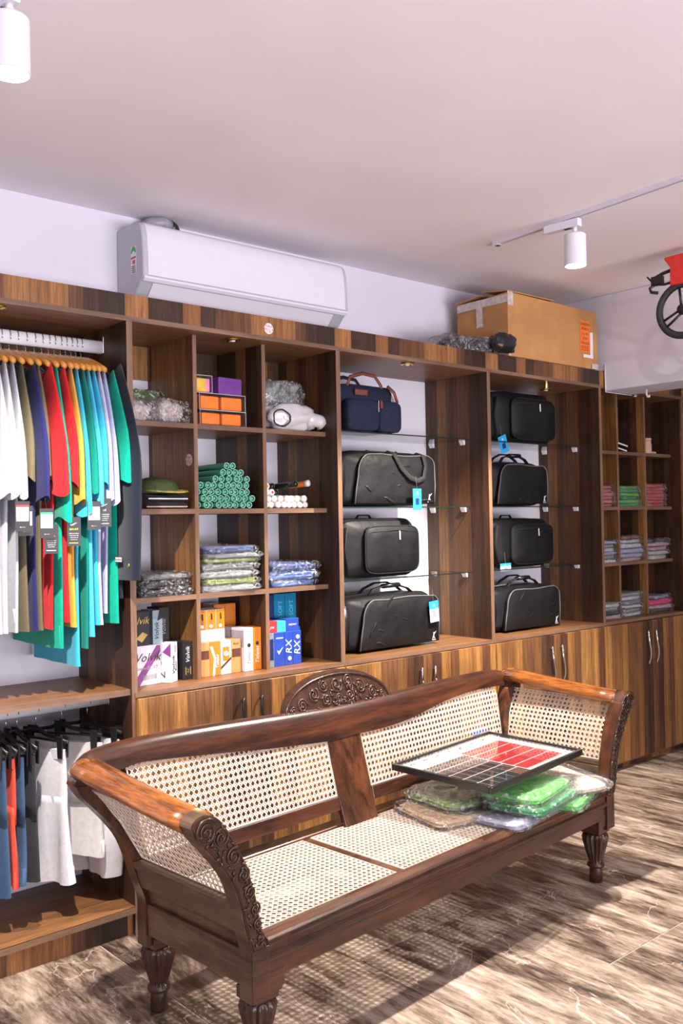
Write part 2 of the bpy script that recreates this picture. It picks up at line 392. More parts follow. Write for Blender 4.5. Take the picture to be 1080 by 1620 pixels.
tb = MB().box(.002, .598, .002, 1.198, -.0024, 0); t0 = tb.build('tile', M_TILE, floor, bevel=.0012, seg=1)
# apply the bevel once so that all tiles share the finished mesh
first = True
ix = 0
for i in range(-5, 13):
    x = 1.52+.6*(i-1)
    if x > 8.4 or x < -2.2: continue
    off = -1.3 if i % 2 == 1 else -.7
    for j in range(-5, 2):
        y = off+1.2*j
        if y+1.2 > .44+.9 or y < -7: continue
        if first: t = t0; first = False
        else: t = t0.copy(); COL.objects.link(t); t.parent = floor
        t.location = (x, y, 0)
# ================================================================ the wall of cabinets
ZT, ZF, ZL = 2.36, 2.26, .885
YB = .44
X = [.645, 1.665, 2.685, 3.708, 4.712, 5.645, 6.60]
GRID = 'wooden wall cabinets with fascia above'
def unit(i, name, label, kind):
    x0, x1 = X[i], X[i+1]; W = x1-x0
    t = thing(name, label, 'cabinet', (x0, 0, 0), group=None)
    # side panels: full height, pale edge band in front
    zb = 0.0 if kind == 'rail' else ZL
    for (a, b) in ((0, .012), (W-.012, W)):
        p = MB().box(a, b, .0015, YB-.001, zb, ZF-.0005).build('side_panel', M_LAMS, t)
        MB().box(a, b, 0, .0015, zb, ZF-.0005).build('edge_band', M_EDGEV, p)
    tp = MB().box(0, W, .012, YB-.001, ZF, ZF+.018).build('top_panel', M_LAMH, t)
    MB().box(0, W, 0, .012, ZF, ZF+.018).build('edge_band', M_EDGE, tp)
    MB().box(0, W, .002, .018, ZF+.018, ZT).build('fascia', M_LAMF, t)
    MB().box(0, W, .018, YB-.001, ZT-.018, ZT).build('roof_board', M_LAMH, t)
    return t, W
def board(name, t, x0, x1, y0, z1, th=.02, y1=YB-.001):
    p = MB().box(x0, x1, y0+.0015, y1, z1-th, z1).build(name, M_LAMH, t)
    MB().box(x0, x1, y0, y0+.0015, z1-th, z1).build('edge_band', M_EDGE, p)
    return p
def upright(t, x, y0, z0, z1):
    p = MB().box(x-.009, x+.009, y0+.0015, YB-.001, z0, z1).build('divider', M_LAMS, t)
    MB().box(x-.009, x+.009, y0, y0+.0015, z0, z1).build('edge_band', M_EDGEV, p)

# hanging rail unit on the left
t, W = unit(0, 'rail_cabinet', 'open wooden wardrobe bay with two rails of hanging clothes, left of the cubbyholes', 'rail')
board('shelf', t, .012, W-.012, .012, .900, .022)
board('shelf', t, .012, W-.012, -.012, .106, .020)
MB().box(.012, W-.012, .02, .036, 0, .086).build('plinth', M_LAMF, t)
MB().box(.012, W-.012, YB-.02, YB-.001, 2.13, ZF).build('back_rail', M_LAMS, t)
def rail(z, nm):
    MB().tube([(.012, .2, z), (W-.012, .2, z)], .015, 16, flat=1.7).build(nm, M_WHITE, t, smooth=True)
    for a in (.012, W-.016):
        MB().box(a, a+.004, .178, .222, z-.025, z+.04).build('rail_bracket', M_METAL, t, bevel=.002)
rail(2.19, 'rail'); rail(.845, 'rail')

# cubbyhole unit
def cubby(i, label, xs, zs):
    t, W = unit(i, 'cubbyhole_cabinet', label, 'cubby')
    board('ledge', t, 0, W, -.004, ZL, .018)
    for x in xs: upright(t, x-X[i], .08, ZL, ZF)
    cols = [.012]+[x-X[i] for x in xs]+[W-.012]
    for z in zs:
        for a, b in zip(cols[:-1], cols[1:]):
            board('shelf', t, a+(.009 if a != .012 else 0), b-(.009 if b != W-.012 else 0), .08, z, .02)
    MB().box(.012, W-.012, YB-.02, YB-.001, 2.12, ZF).build('back_rail', M_LAMS, t)
    return t
CZ = (1.905, 1.565, 1.225)
cub1 = cubby(1, 'wooden cabinet of twelve cubbyholes beside the hanging shirts', (1.995, 2.335), CZ)
cub2 = cubby(4, 'wooden cabinet of narrow cubbyholes under the beam, right of both bag cabinets', (5.010, 5.320), CZ)

# glass shelf units
GZ = (1.925, 1.572, 1.230)
def glassunit(i, label):
    t, W = unit(i, 'glass_shelf_cabinet', label, 'glass')
    board('ledge', t, 0, W, -.004, ZL, .018)
    for z in GZ:
        g = MB().box(.013, W-.013, .125, YB-.003, z-.006, z).build('glass_shelf', M_GLASS, t)
        MB().box(.0135, W-.0135, .1245, .1265, z-.0058, z-.0002).build('polished_edge', M_GEDGE, g)
        for (a, b) in ((.012, .032), (W-.032, W-.012)):
            for y in (.155, .375):
                s = 1 if a < .1 else -1
                e = a if s > 0 else b
                MB().prism([(e, z-.030), (e, z-.006), (e+s*.018, z-.006), (e+s*.006, z-.030)], 'y', y, y+.032).build('shelf_bracket', M_WHITE, t, bevel=.002)
    return t
glassunit(2, 'wooden cabinet with glass shelves and navy bag on top shelf, nearer of the two')
glassunit(3, 'wooden cabinet with glass shelves filled by four black bags, nearest the far cubbyholes')

t, W = unit(5, 'open_cabinet', 'last wooden cabinet, cut off by the right picture edge', 'end')
board('ledge', t, 0, W, -.004, ZL, .018)
for z in CZ: board('shelf', t, .012, W-.012, .08, z, .02)
# base cabinets with doors
def wavy_handle(x, z0, z1, mat, parent, flip):
    path = []
    for k in range(17):
        s = k/16; z = z0+(z1-z0)*s
        path.append((x+flip*.009*math.sin(2*PI*s), -.042+.012*(2*s-1)**2, z))
    h = MB(); h.tube(path, [.0045+.0018*math.sin(PI*k/16) for k in range(17)], 8)
    h.tube([(path[1][0], path[1][1], path[1][2]), (path[1][0], -.018, path[1][2])], .0035, 6)
    h.tube([(path[-2][0], path[-2][1], path[-2][2]), (path[-2][0], -.018, path[-2][2])], .0035, 6)
    return h.build('handle', mat, parent, smooth=True)
def base(i, label, hm):
    x0, x1 = X[i], X[i+1]; W = x1-x0
    t = thing('base_cabinet', label, 'cabinet', (x0, 0, 0))
    b = MB().box(0, .018, .002, YB-.001, .05, ZL-.018).box(W-.018, W, .002, YB-.001, .05, ZL-.018).box(.018, W-.018, .002, YB-.001, .05, .068)
    b.build('carcass', M_LAMS, t)
    MB().box(0, W, .03, .046, 0, .058).build('plinth', M_LAMF, t)
    e = MB().box(0, W, -.003, .002, .040, .0495); e.build('bottom_edge', M_EDGE, t)
    for s in (0, 1):
        a = .006+s*(W/2-.004); d = MB().box(a, a+W/2-.006, -.016, .0015, .051, ZL-.0215).build('door', M_LAMD, t, bevel=.0012, seg=1)
        hx = W/2-.045 if s == 0 else W/2+.045
        wavy_handle(hx, .600, .808, hm, d, 1)
    return t
base(1, 'base cabinet below the cubbyholes, mostly hidden by the left half of the sofa', M_BLACKP)
base(2, 'two-door base cabinet below the navy bag cabinet, behind the middle of the sofa', M_METAL)
base(3, 'two-door base cabinet with wavy chrome handles behind the right sofa arm', M_METAL)
base(4, 'two-door base cabinet under the narrow cubbyholes, clear of the sofa', M_METAL)

base(5, 'last base cabinet, cut off by the right picture edge', M_METAL)
# price stickers
def sticker(x, y, z, M, r, label):
    t = thing('price_sticker', label, 'sticker', (x, y, z))
    MB(M).lathe([(r, 0), (r, .0006)], 24).build('disc', M_PAPERW, t)
    text('Nike', .018*r/.022, M_RED, t, M @ Matrix.Translation((0, .010*r/.022, .0008)))
    text('BAGS &', .013*r/.022, M_RED, t, M @ Matrix.Translation((0, -.003*r/.022, .0008)))
    text('% 30', .013*r/.022, M_RED, t, M @ Matrix.Translation((0, -.013*r/.022, .0008)))
sticker(2.308, .0012, 2.311, Matrix.Rotation(PI/2, 4, 'X'), .023, 'round white sticker with red handwriting on the fascia')
sticker(1.9855, .118, 1.762, Matrix.Rotation(-PI/2, 4, 'Z') @ Matrix.Rotation(PI/2, 4, 'X'), .024, 'round white sticker with red handwriting inside the cubbyholes')

# brass downlights under the top panel
def downlight(x, label, drop=0.0):
    t = thing('downlight', label, 'downlight', (x, .055, ZF))
    if drop:
        MB().lathe([(.013, 0), (.013, -drop)], 16).build('stem', M_BRASS, t, smooth=True, auto=40)
    MB().lathe([(.030, -drop-.0002), (.033, -drop-.003), (.031, -drop-.007), (.021, -drop-.009), (.019, -drop-.006), (.012, -drop-.006)], 24).build('rim', M_BRASS, t, auto=40)
    MB().lathe([(.012, -drop-.0062), (.009, -drop-.011), (.002, -drop-.0125)], 16).build('bulb', M_PAPERW, t, smooth=True)
downlight(1.195, 'brass downlight under the wardrobe top, at the left picture edge')
downlight(2.164, 'brass downlight above the middle cubbyhole beside the price sticker')
downlight(3.175, 'brass downlight above the navy bag')
downlight(4.268, 'brass downlight hanging out above the topmost black backpack', .035)
downlight(5.179, 'brass downlight above the far right cubbyholes')
# ================================================================ cane sofa
SL = 1.937
sofa = thing('cane_sofa', 'dark carved wooden sofa with white cane seat, back and scrolled arms', 'sofa', (1.43, -1.05, 0), R(4.2))
# S-shaped arm profile (u outwards negative, z): outer and inner edge, measured on the left arm front
AO = [(0.0, .22), (0.0, .30), (-.001, .364), (-.020, .42), (-.036, .49), (-.058, .555), (-.095, .61), (-.138, .661), (-.172, .700), (-.190, .733)]
AI = [(.060, .22), (.060, .30), (.052, .364), (.034, .42), (.020, .49), (.004, .545), (-.010, .59), (-.034, .640), (-.060, .685), (-.086, .722)]
def smoothline(p, n):
    out = []
    P = [p[0]]+list(p)+[p[-1]]
    m = len(p)-1
    for k in range(n+1):
        s = k/n*m; i = min(int(s), m-1); f = s-i
        a, b, c, d = [Vector((*q, 0)) for q in P[i:i+4]]
        v = .5*((2*b)+(c-a)*f+(2*a-5*b+4*c-d)*f*f+(3*b-a-3*c+d)*f**3)
        out.append((v.x, v.y))
    return out
def mir(u, side): return u if side < 0 else SL-u
def armpost(side, v0, v1, lean=0.0, name='arm_post', mat=None, full=True):
    o = smoothline(AO, 26); i = smoothline(AI, 26)
    m = MB()
    rings = []
    for (a, b), (c, d) in zip(o, i):
        k = max(0, (b-.40))/.4*lean
        rings.append([(mir(a, side), v0+k, b), (mir(c, side), v0+k, d), (mir(c, side), v1+k, d), (mir(a, side), v1+k, b)])
    # rounded scroll head
    hc = [(-.190, .733), (-.186, .746), (-.172, .756), (-.150, .760), (-.125, .755), (-.105, .742), (-.086, .722)]
    m.loft(rings)
    k = .36/.4*lean
    m.prism([(mir(a, side), b) for a, b in hc], 'y', v0+k, v1+k)
    return m.build(name, mat or M_SOFAZ, sofa, auto=50)
for side in (-1, 1):
    ap = armpost(side, 0.0, .052, 0, 'arm_post', M_SOFAO if side < 0 else M_SOFAZ)
    # carved face with real scrollwork
    o = smoothline([(a+(.003 if a < 0 or b > .36 else .003), b) for a, b in AO[2:]], 22); i = smoothline([(a-.003, b) for a, b in AI[2:]], 22)
    fm = MB()
    fm.loft([[(mir(a, side), -.006, b), (mir(c, side), -.006, d), (mir(c, side), 0, d), (mir(a, side), 0, b)] for (a, b), (c, d) in zip(o, i)])
    fm.prism([(mir(a, side), b) for a, b in [(-.187, .733), (-.183, .744), (-.171, .753), (-.150, .757), (-.126, .752), (-.107, .740), (-.089, .722)]], 'y', -.006, 0)
    face = fm.build('carved_face', M_CARVE, ap, auto=50)
    sc = MB()
    def spiral(cu, cz, r0, turns, dirn, start, th=.0034):
        pts = []
        for k in range(int(18*turns)+1):
            a = start+dirn*2*PI*k/18; rr = r0*(1-k/(18*turns+3))
            pts.append((mir(cu+rr*math.cos(a), side), -.0075, cz+rr*math.sin(a)))
        sc.tube(pts, th, 5)
    spiral(-.146, .716, .036, 2.6, 1, .6)
    spiral(-.098, .690, .026, 2.0, -1, 2.5)
    spiral(-.058, .632, .026, 2.2, 1, 1.0)
    spiral(-.028, .575, .022, 2.0, -1, 2.0)
    spiral(-.006, .525, .021, 2.0, 1, 1.2)
    spiral(.010, .475, .018, 2.0, -1, 2.0)
    spiral(.019, .432, .016, 1.8, 1, 1.0)
    spiral(.026, .395, .014, 1.6, -1, 2.0)
    random.seed(4+side)
    for k in range(60):
        s = random.random()*.94+.03; q = s*(len(o)-1); j = int(q)
        cu = o[j][0]+(i[j][0]-o[j][0])*random.choice((.14, .86, .5, .3, .7)); cz = o[j][1]+(i[j][1]-o[j][1])*.5
        a = random.random()*6.28; l = .010
        sc.tube([(mir(cu-l*math.cos(a), side), -.006, cz-l*math.sin(a)), (mir(cu, side), -.009, cz), (mir(cu+l*math.cos(a+.5), side), -.006, cz+l*math.sin(a+.5))], [.001, .0038, .001], 5)
    # border bead along both edges
    for line, dd in ((o, .005), (i, -.005)):
        sc.tube([(mir(a+dd, side), -.007, b) for a, b in line[:-1]], .0024, 5)
    sc.build('scroll_carving', M_CARVE, ap, smooth=True)
    # rear post, leaning back with the backrest
    armpost(side, .500, .548, .085, 'rear_post', M_SOFAZ)
    # lower rear block
    # top roll of the arm
    m = MB(); n = 16; prof = []
    for k in range(n):
        a = 2*PI*k/n
        prof.append((-.138+.056*math.cos(a), .030*math.sin(a)))
    rings = []
    for s in range(9):
        q = s/8; v = .050+q*(.590-.050); dz = .728+.045*q**1.3; sc_ = 1-.06*math.sin(PI*q)
        rings.append([(mir(-.138+(a+.138)*sc_, side), v+.0, dz+b) for a, b in prof])
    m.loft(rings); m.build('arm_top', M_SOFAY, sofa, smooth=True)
    cm = MB(); rr = []
    for i in range(9):
        ph = -PI/2+PI*i/8; rr.append([(mir(-.138+.053*math.cos(ph)*math.cos(2*PI*j/18), side), .592+.048*math.cos(ph)*math.sin(2*PI*j/18), .771+.034*math.sin(ph)) for j in range(18)])
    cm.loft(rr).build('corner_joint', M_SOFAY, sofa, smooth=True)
# legs: fluted turned legs on square blocks
def legm(cu, cv):
    b = MB().box(cu-.042, cu+.042, cv-.042, cv+.042, .205, .24)
    l = MB(); prof = [(.022, 0), (.027, .004), (.026, .05), (.024, .060), (.034, .064), (.036, .070), (.034, .078), (.027, .083), (.030, .092, 1), (.040, .125, 1), (.051, .165, 1), (.055, .185, 1), (.050, .198, .6), (.040, .206, 0)]
    l.lathe(prof, 72, (cu, cv, 0), flute=16, depth=.16)
    return b, l
for cu, cv in ((.062, .052), (SL-.062, .052), (.062, .530), (SL-.062, .530)):
    b, l = legm(cu, cv)
    lg = l.build('leg', M_CARVE, sofa, auto=60); b.build('leg_block', M_SOFA, lg, bevel=.003)
# corner blocks below the rails, with the short tail to the right as on the photo
for cu0, cu1 in ((.0605, .118), (SL-.118, SL-.0605)):
    MB().prism([(cu0, .225), (cu1-.012 if cu0 < 1 else cu0, .225), (cu1, .24), (cu1, .285), (cu0, .285)], 'y', .002, .05).build('corner_block', M_SOFA, sofa, bevel=.002)
for side in (-1, 1):
    a_, b_ = sorted((mir(.0, side), mir(.0600, side)))
    MB().box(a_, b_, -.004, -.0005, .222, .362).build('post_foot', M_SOFA, sofa, bevel=.0015)
# moulded front rail
fr = [(.003, .265), (.003, .315), (-.004, .320), (-.004, .332), (.002, .337), (.002, .356), (-.002, .360), (0, .372), (.008, .378), (.030, .384), (.052, .382), (.056, .372), (.056, .265)]
MB().prism(fr, 'x', .0605, SL-.0605).build('front_rail', M_SOFA, sofa, bevel=.0015, seg=1)
br = [(.505, .270), (.505, .372), (.510, .384), (.560, .388), (.568, .380), (.568, .270)]
MB().prism(br, 'x', .0605, SL-.0605).build('back_rail', M_SOFA, sofa, bevel=.002, seg=1)
# end boards outside and inside
for side in (-1, 1):
    def S2(p): return [(mir(a, side), b) for a, b in p]
    MB().prism(S2([(.006, .255), (.052, .255), (.052, .352), (.004, .352)]), 'y', .0525, .4995).build('end_rail', M_SOFAO, sofa, bevel=.002)
    MB().prism(S2([(.016, .3525), (.040, .3525), (.030, .405), (.008, .405)]), 'y', .0525, .4995).build('end_board', M_SOFAY if False else M_SOFAO, sofa)
    MB().prism(S2([(-.014, .4055), (.030, .4055), (.020, .462), (-.026, .462)]), 'y', .0525, .5100).build('end_board', M_SOFAO, sofa, bevel=.003)
    MB().prism(S2([(-.030, .4625), (.012, .4625), (.006, .486), (-.038, .486)]), 'y', .0525, .5150).build('arm_rail', M_SOFAO, sofa, bevel=.005)
    # inner strip closing the seat edge
    MB().box(*(sorted((mir(.0525, side), mir(.068, side)))), .0565, .5045, .30, .374).build('seat_edge', M_SOFA, sofa)
# seat cross bars
BAR = (.672, 1.285)
for u in BAR:
    MB().box(u-.019, u+.019, .0565, .5045, .315, .374).build('seat_bar', M_SOFAY if False else M_SOFA, sofa, bevel=.004)

# backrest: plane leaning back
def bp(u, z, d=0.0):  # d: out of the plane towards the front
    v = .52+(z-.47)*.303
    return (u, v-d*.957, z-d*.29)
TOP = smoothline([(-.150, .790), (-.10, .812), (.022, .822), (.264, .820), (.534, .809), (.775, .797), (.973, .791), (1.191, .791), (1.389, .796), (1.603, .801), (1.876, .802), (2.00, .796), (2.075, .778)], 60)
BL = smoothline([(-.150, .735), (-.013, .750), (.041, .757), (.123, .752), (.32, .733), (.592, .704), (.856, .682)], 30)
BR = smoothline([(1.035, .682), (1.189, .681), (1.349, .692), (1.571, .724), (1.757, .738), (1.938, .736), (2.075, .725)], 30)
def inter(line, u):
    for (a, b), (c, d) in zip(line[:-1], line[1:]):
        if a <= u <= c: return b+(d-b)*(u-a)/(c-a) if c > a else b
    return line[0][1] if u < line[0][0] else line[-1][1]
m = MB(); rings = []
for k in range(81):
    u = -.150+(2.225)*k/80
    zt = inter(TOP, u); zb = inter(BL, u) if u < .856 else (inter(BR, u) if u > 1.035 else .682)
    ring = [bp(u, zb, .010), bp(u, (zb+zt)/2, .014), bp(u, zt-.018, .016), bp(u, zt-.004, .008), bp(u, zt, -.004), bp(u, zt-.004, -.022), bp(u, zt-.02, -.028), bp(u, zb, -.022)]
    rings.append(ring)
m.loft(rings); m.build('top_rail', M_SOFA, sofa, auto=45)
# middle post, lower rails
m = MB(); m.loft([[bp(.862, .30+.0, .006), bp(1.028, .30, .006), bp(1.028, .30, -.022), bp(.862, .30, -.022)], [bp(.850, .50, .006), bp(1.030, .50, .006), bp(1.030, .50, -.022), bp(.850, .50, -.022)], [bp(.857, .690, .006), bp(1.035, .690, .006), bp(1.035, .690, -.022), bp(.857, .690, -.022)]])
m.build('middle_post', M_SOFAZ, sofa, bevel=.002)
for a, b in ((.03, .850), (1.031, SL-.03)):
    m = MB(); m.loft([[bp(a, .438, .004), bp(b, .438, .004), bp(b, .438, -.022), bp(a, .438, -.022)], [bp(a, .486, .008), bp(b, .486, .008), bp(b, .486, -.022), bp(a, .486, -.022)]])
    m.build('lower_back_rail', M_SOFA, sofa, bevel=.003)
# carved crest behind the top rail
m = MB(); cr = [bp(.973, .79, -.012)]
cs = [(.973+.292*math.cos(PI*k/28), .778+.136*math.sin(PI*k/28)) for k in range(29)]
m.loft([[bp(u, z, -.006) for u, z in cs], [bp(u, z, -.030) for u, z in cs]])
crest = m.build('carved_crest', M_CARVE, sofa, auto=40)
sc = MB(); random.seed(12)
sc.tube([bp(.973+.283*math.cos(PI*k/28), .78+.127*math.sin(PI*k/28), -.004) for k in range(29)], .0045, 6)
for (cu, cz, r0, dr, st) in [(.78, .815, .026, 1, 0), (.845, .845, .028, -1, 1), (.905, .872, .026, 1, 2), (.973, .868, .032, -1, .5), (1.04, .872, .026, 1, 1), (1.10, .845, .028, -1, 2), (1.165, .815, .026, 1, 0), (.91, .82, .024, 1, 2), (1.035, .82, .024, -1, 1), (.73, .80, .016, 1, 1), (1.215, .80, .016, 1, 1), (.973, .815, .020, 1, 0)]:
    pts = []
    for k in range(31):
        a = st+dr*2*PI*k/15; rr = r0*(1-k/34)
        pts.append(bp(cu+rr*math.cos(a), cz+rr*math.sin(a), -.004))
    sc.tube(pts, .0036, 5)
for k in range(70):
    a = random.random()*PI; q = random.random()*.9
    u, z = .973+.26*q*math.cos(a), .785+.115*q*math.sin(a); b = random.random()*6.28; l = .013
    sc.tube([bp(u-l*math.cos(b), z-l*math.sin(b), -.006), bp(u, z, -.001), bp(u+l*math.cos(b+.6), z+l*math.sin(b+.6), -.006)], [.001, .0042, .001], 5)
sc.build('crest_carving', M_CARVE, crest, smooth=True)

# ---- cane: every strand is real, woven six ways
def clip(poly, p, d):
    """intervals of the line p+t*d inside a simple polygon"""
    ts = []
    n = len(poly)
    for i in range(n):
        ax, ay = poly[i]; bx, by = poly[(i+1) % n]
        ex, ey = bx-ax, by-ay; den = d[0]*ey-d[1]*ex
        if abs(den) < 1e-12: continue
        t = ((ax-p[0])*ey-(ay-p[1])*ex)/den; s = ((ax-p[0])*d[1]-(ay-p[1])*d[0])/den
        if 0 <= s < 1: ts.append(t)
    ts.sort(); return [(ts[i], ts[i+1]) for i in range(0, len(ts)-1, 2) if ts[i+1]-ts[i] > .003]
def cane(name, poly, surf, pitch=.0212, w=.00112, wd=.00135, maxseg=10, off=(0, 0)):
    """poly in panel coordinates (s,t); surf(s,t,h) -> point"""
    m = MB(); xs = [p[0] for p in poly]; ys = [p[1] for p in poly]
    x0, x1, y0, y1 = min(xs), max(xs), min(ys), max(ys)
    def strand(p, d, hw, h):
        nx, ny = -d[1], d[0]
        for a, b in clip(poly, p, d):
            k = max(1, int((b-a)/maxseg+.999)) if maxseg < 5 else 1
            rows = []
            for i in range(k+1):
                t = a+(b-a)*i/k; q = (p[0]+d[0]*t, p[1]+d[1]*t)
                e = .0011
                rows.append([surf(q[0]-nx*hw, q[1]-ny*hw, h), surf(q[0]-nx*hw*.4, q[1]-ny*hw*.4, h+e), surf(q[0]+nx*hw*.4, q[1]+ny*hw*.4, h+e), surf(q[0]+nx*hw, q[1]+ny*hw, h), surf(q[0], q[1], h-.0006)])
            m.loft(rows)
    i = int(x0/pitch)-1
    while i*pitch+off[0] < x1+pitch:
        for o in (-.0019, .0019): strand((i*pitch+off[0]+o, y0-1), (0, 1), w, 0)
        i += 1
    j = int(y0/pitch)-1
    while j*pitch+off[1] < y1+pitch:
        for o in (-.0019, .0019): strand((x0-1, j*pitch+off[1]+o), (1, 0), w, .001)
        j += 1
    r = math.sqrt(.5)
    K = int((x1-x0+y1-y0)/pitch)+6
    for k in range(-K, K):
        c = (k+.5)*pitch
        bx, by = i0x+off[0], i0y+off[1]
        strand((bx+c, by), (r, r), wd, .0018)
        strand((bx+c, by), (r, -r), wd, .0026)
    # binding strand round the edge
    n = len(poly); loop = [surf(p[0], p[1], .002) for p in poly]+[surf(*poly[0], .002)]
    m.tube(loop, .0026, 6)
    return m
i0x = i0y = 0
def cane_panel(name, poly, surf, **k):
    global i0x, i0y
    i0x = round(sum(p[0] for p in poly)/len(poly)/.0212)*.0212; i0y = round(sum(p[1] for p in poly)/len(poly)/.0212)*.0212
    o = cane(name, poly, surf, **k).build(name, M_CANE, sofa, fix=False); o['kind'] = 'stuff'; return o
# seat panels
seats = [(.069, BAR[0]-.020), (BAR[0]+.020, BAR[1]-.020), (BAR[1]+.020, SL-.069)]
for a, b in seats:
    cane_panel('seat_cane', [(a, .057), (b, .057), (b, .504), (a, .504)], lambda s, t, h: (s, t, .3725+h))
# back panels
pl = [(.010, .486), (.850, .486), (.857, .683)]+[p for p in reversed(BL) if .0 < p[0] < .85]+[(-.012, .750)]
pl = [(.03, .487), (.849, .487), (.856, .682)]+[p for p in reversed(BL) if -.01 < p[0] < .85]
cane_panel('back_cane', pl, lambda s, t, h: bp(s, t, h-.002))
pr_ = [(1.032, .487), (SL-.03, .487)]+[(1.955, .70)]+[p for p in reversed(BR) if 1.04 < p[0] < 1.955]+[(1.036, .683)]
cane_panel('back_cane', pr_, lambda s, t, h: bp(s, t, h-.002))
# arm panels follow the curved arm
ALINE = [(.0, .486), (-.018, .53), (-.040, .575), (-.068, .62), (-.100, .665), (-.128, .70), (-.14, .715)]
def arm_surf(side):
    L_ = smoothline(ALINE, 40); acc = [0]
    for a, b in zip(L_[:-1], L_[1:]): acc.append(acc[-1]+math.hypot(b[0]-a[0], b[1]-a[1]))
    def f(s, t, h):
        t = max(0, min(acc[-1]-1e-6, t)); k = 0
        while acc[k+1] < t: k += 1
        q = (t-acc[k])/(acc[k+1]-acc[k]); a, b = L_[k], L_[k+1]
        u, z = a[0]+(b[0]-a[0])*q, a[1]+(b[1]-a[1])*q
        return (mir(u+h, side), s, z)
    return f, acc[-1]
for side in (-1, 1):
    f, H = arm_surf(side)
    cane_panel('arm_cane', [(.050, .002), (.517, .002), (.545, H*.5), (.572, H-.004), (.050, H-.004)], f, maxseg=.03)
# ================================================================ clothes on the upper rail
M_HANG = plain('varnished_orange_wood', (.62, .27, .05), .35, var=.2, scale=20, coat=.3)
def make_hanger():
    t = thing('wooden_hanger', 'varnished wooden hanger on the upper rail', 'hanger', (0, 0, 0))
    # local origin = where the hook rests on the rail; arms run along Y
    hk = [(0, .016*math.cos(a), .003+.016*math.sin(a)) for a in [R(200-20*k) for k in range(0, 12)]]
    hk = [(0, -.0185*math.cos(R(v)), .0285*math.sin(R(v))) for v in range(-20, 201, 20)]
    path = [p for p in hk]+[(0, .012, -.020), (0, .0, -.034), (0, 0, -.062)]
    b = MB(); rings = []
    for k in range(21):
        s = -1+2*k/20; y = .195*s; z = -.052-.055*abs(s)**1.6-.004*abs(s); w = .009+.004*(1-abs(s)); h = .018+.020*(1-abs(s))
        rings.append([(w*math.cos(2*PI*j/8), y, z-h*.4+h*.6*math.sin(2*PI*j/8)) for j in range(8)])
    b.loft(rings); b.build('hanger_body', M_HANG, t, smooth=True)
    MB().tube(path, .0017, 6).build('hook', M_METAL, t, smooth=True)
    return t
H0 = make_hanger()
def garment_ring(z, y0, y1, th, folds, seed, n=28, xs=0):
    """flat closed ring hanging in the YZ plane; y0 front (towards the room)"""
    pts = []
    cy = (y0+y1)/2; hw = (y1-y0)/2
    for k in range(n):
        a = 2*PI*k/n; c, s = math.cos(a), math.sin(a)
        sy = math.copysign(abs(c)**.75, c)
        y = cy-hw*sy
        f = folds*(math.sin(y*38+seed*2.1+z*1.5)+.6*math.sin(y*71+seed+z*3.2))
        x = th*math.copysign(abs(s)**.6, s)+f+xs
        pts.append((x, y, z))
    return pts
SHIRTN = [0]
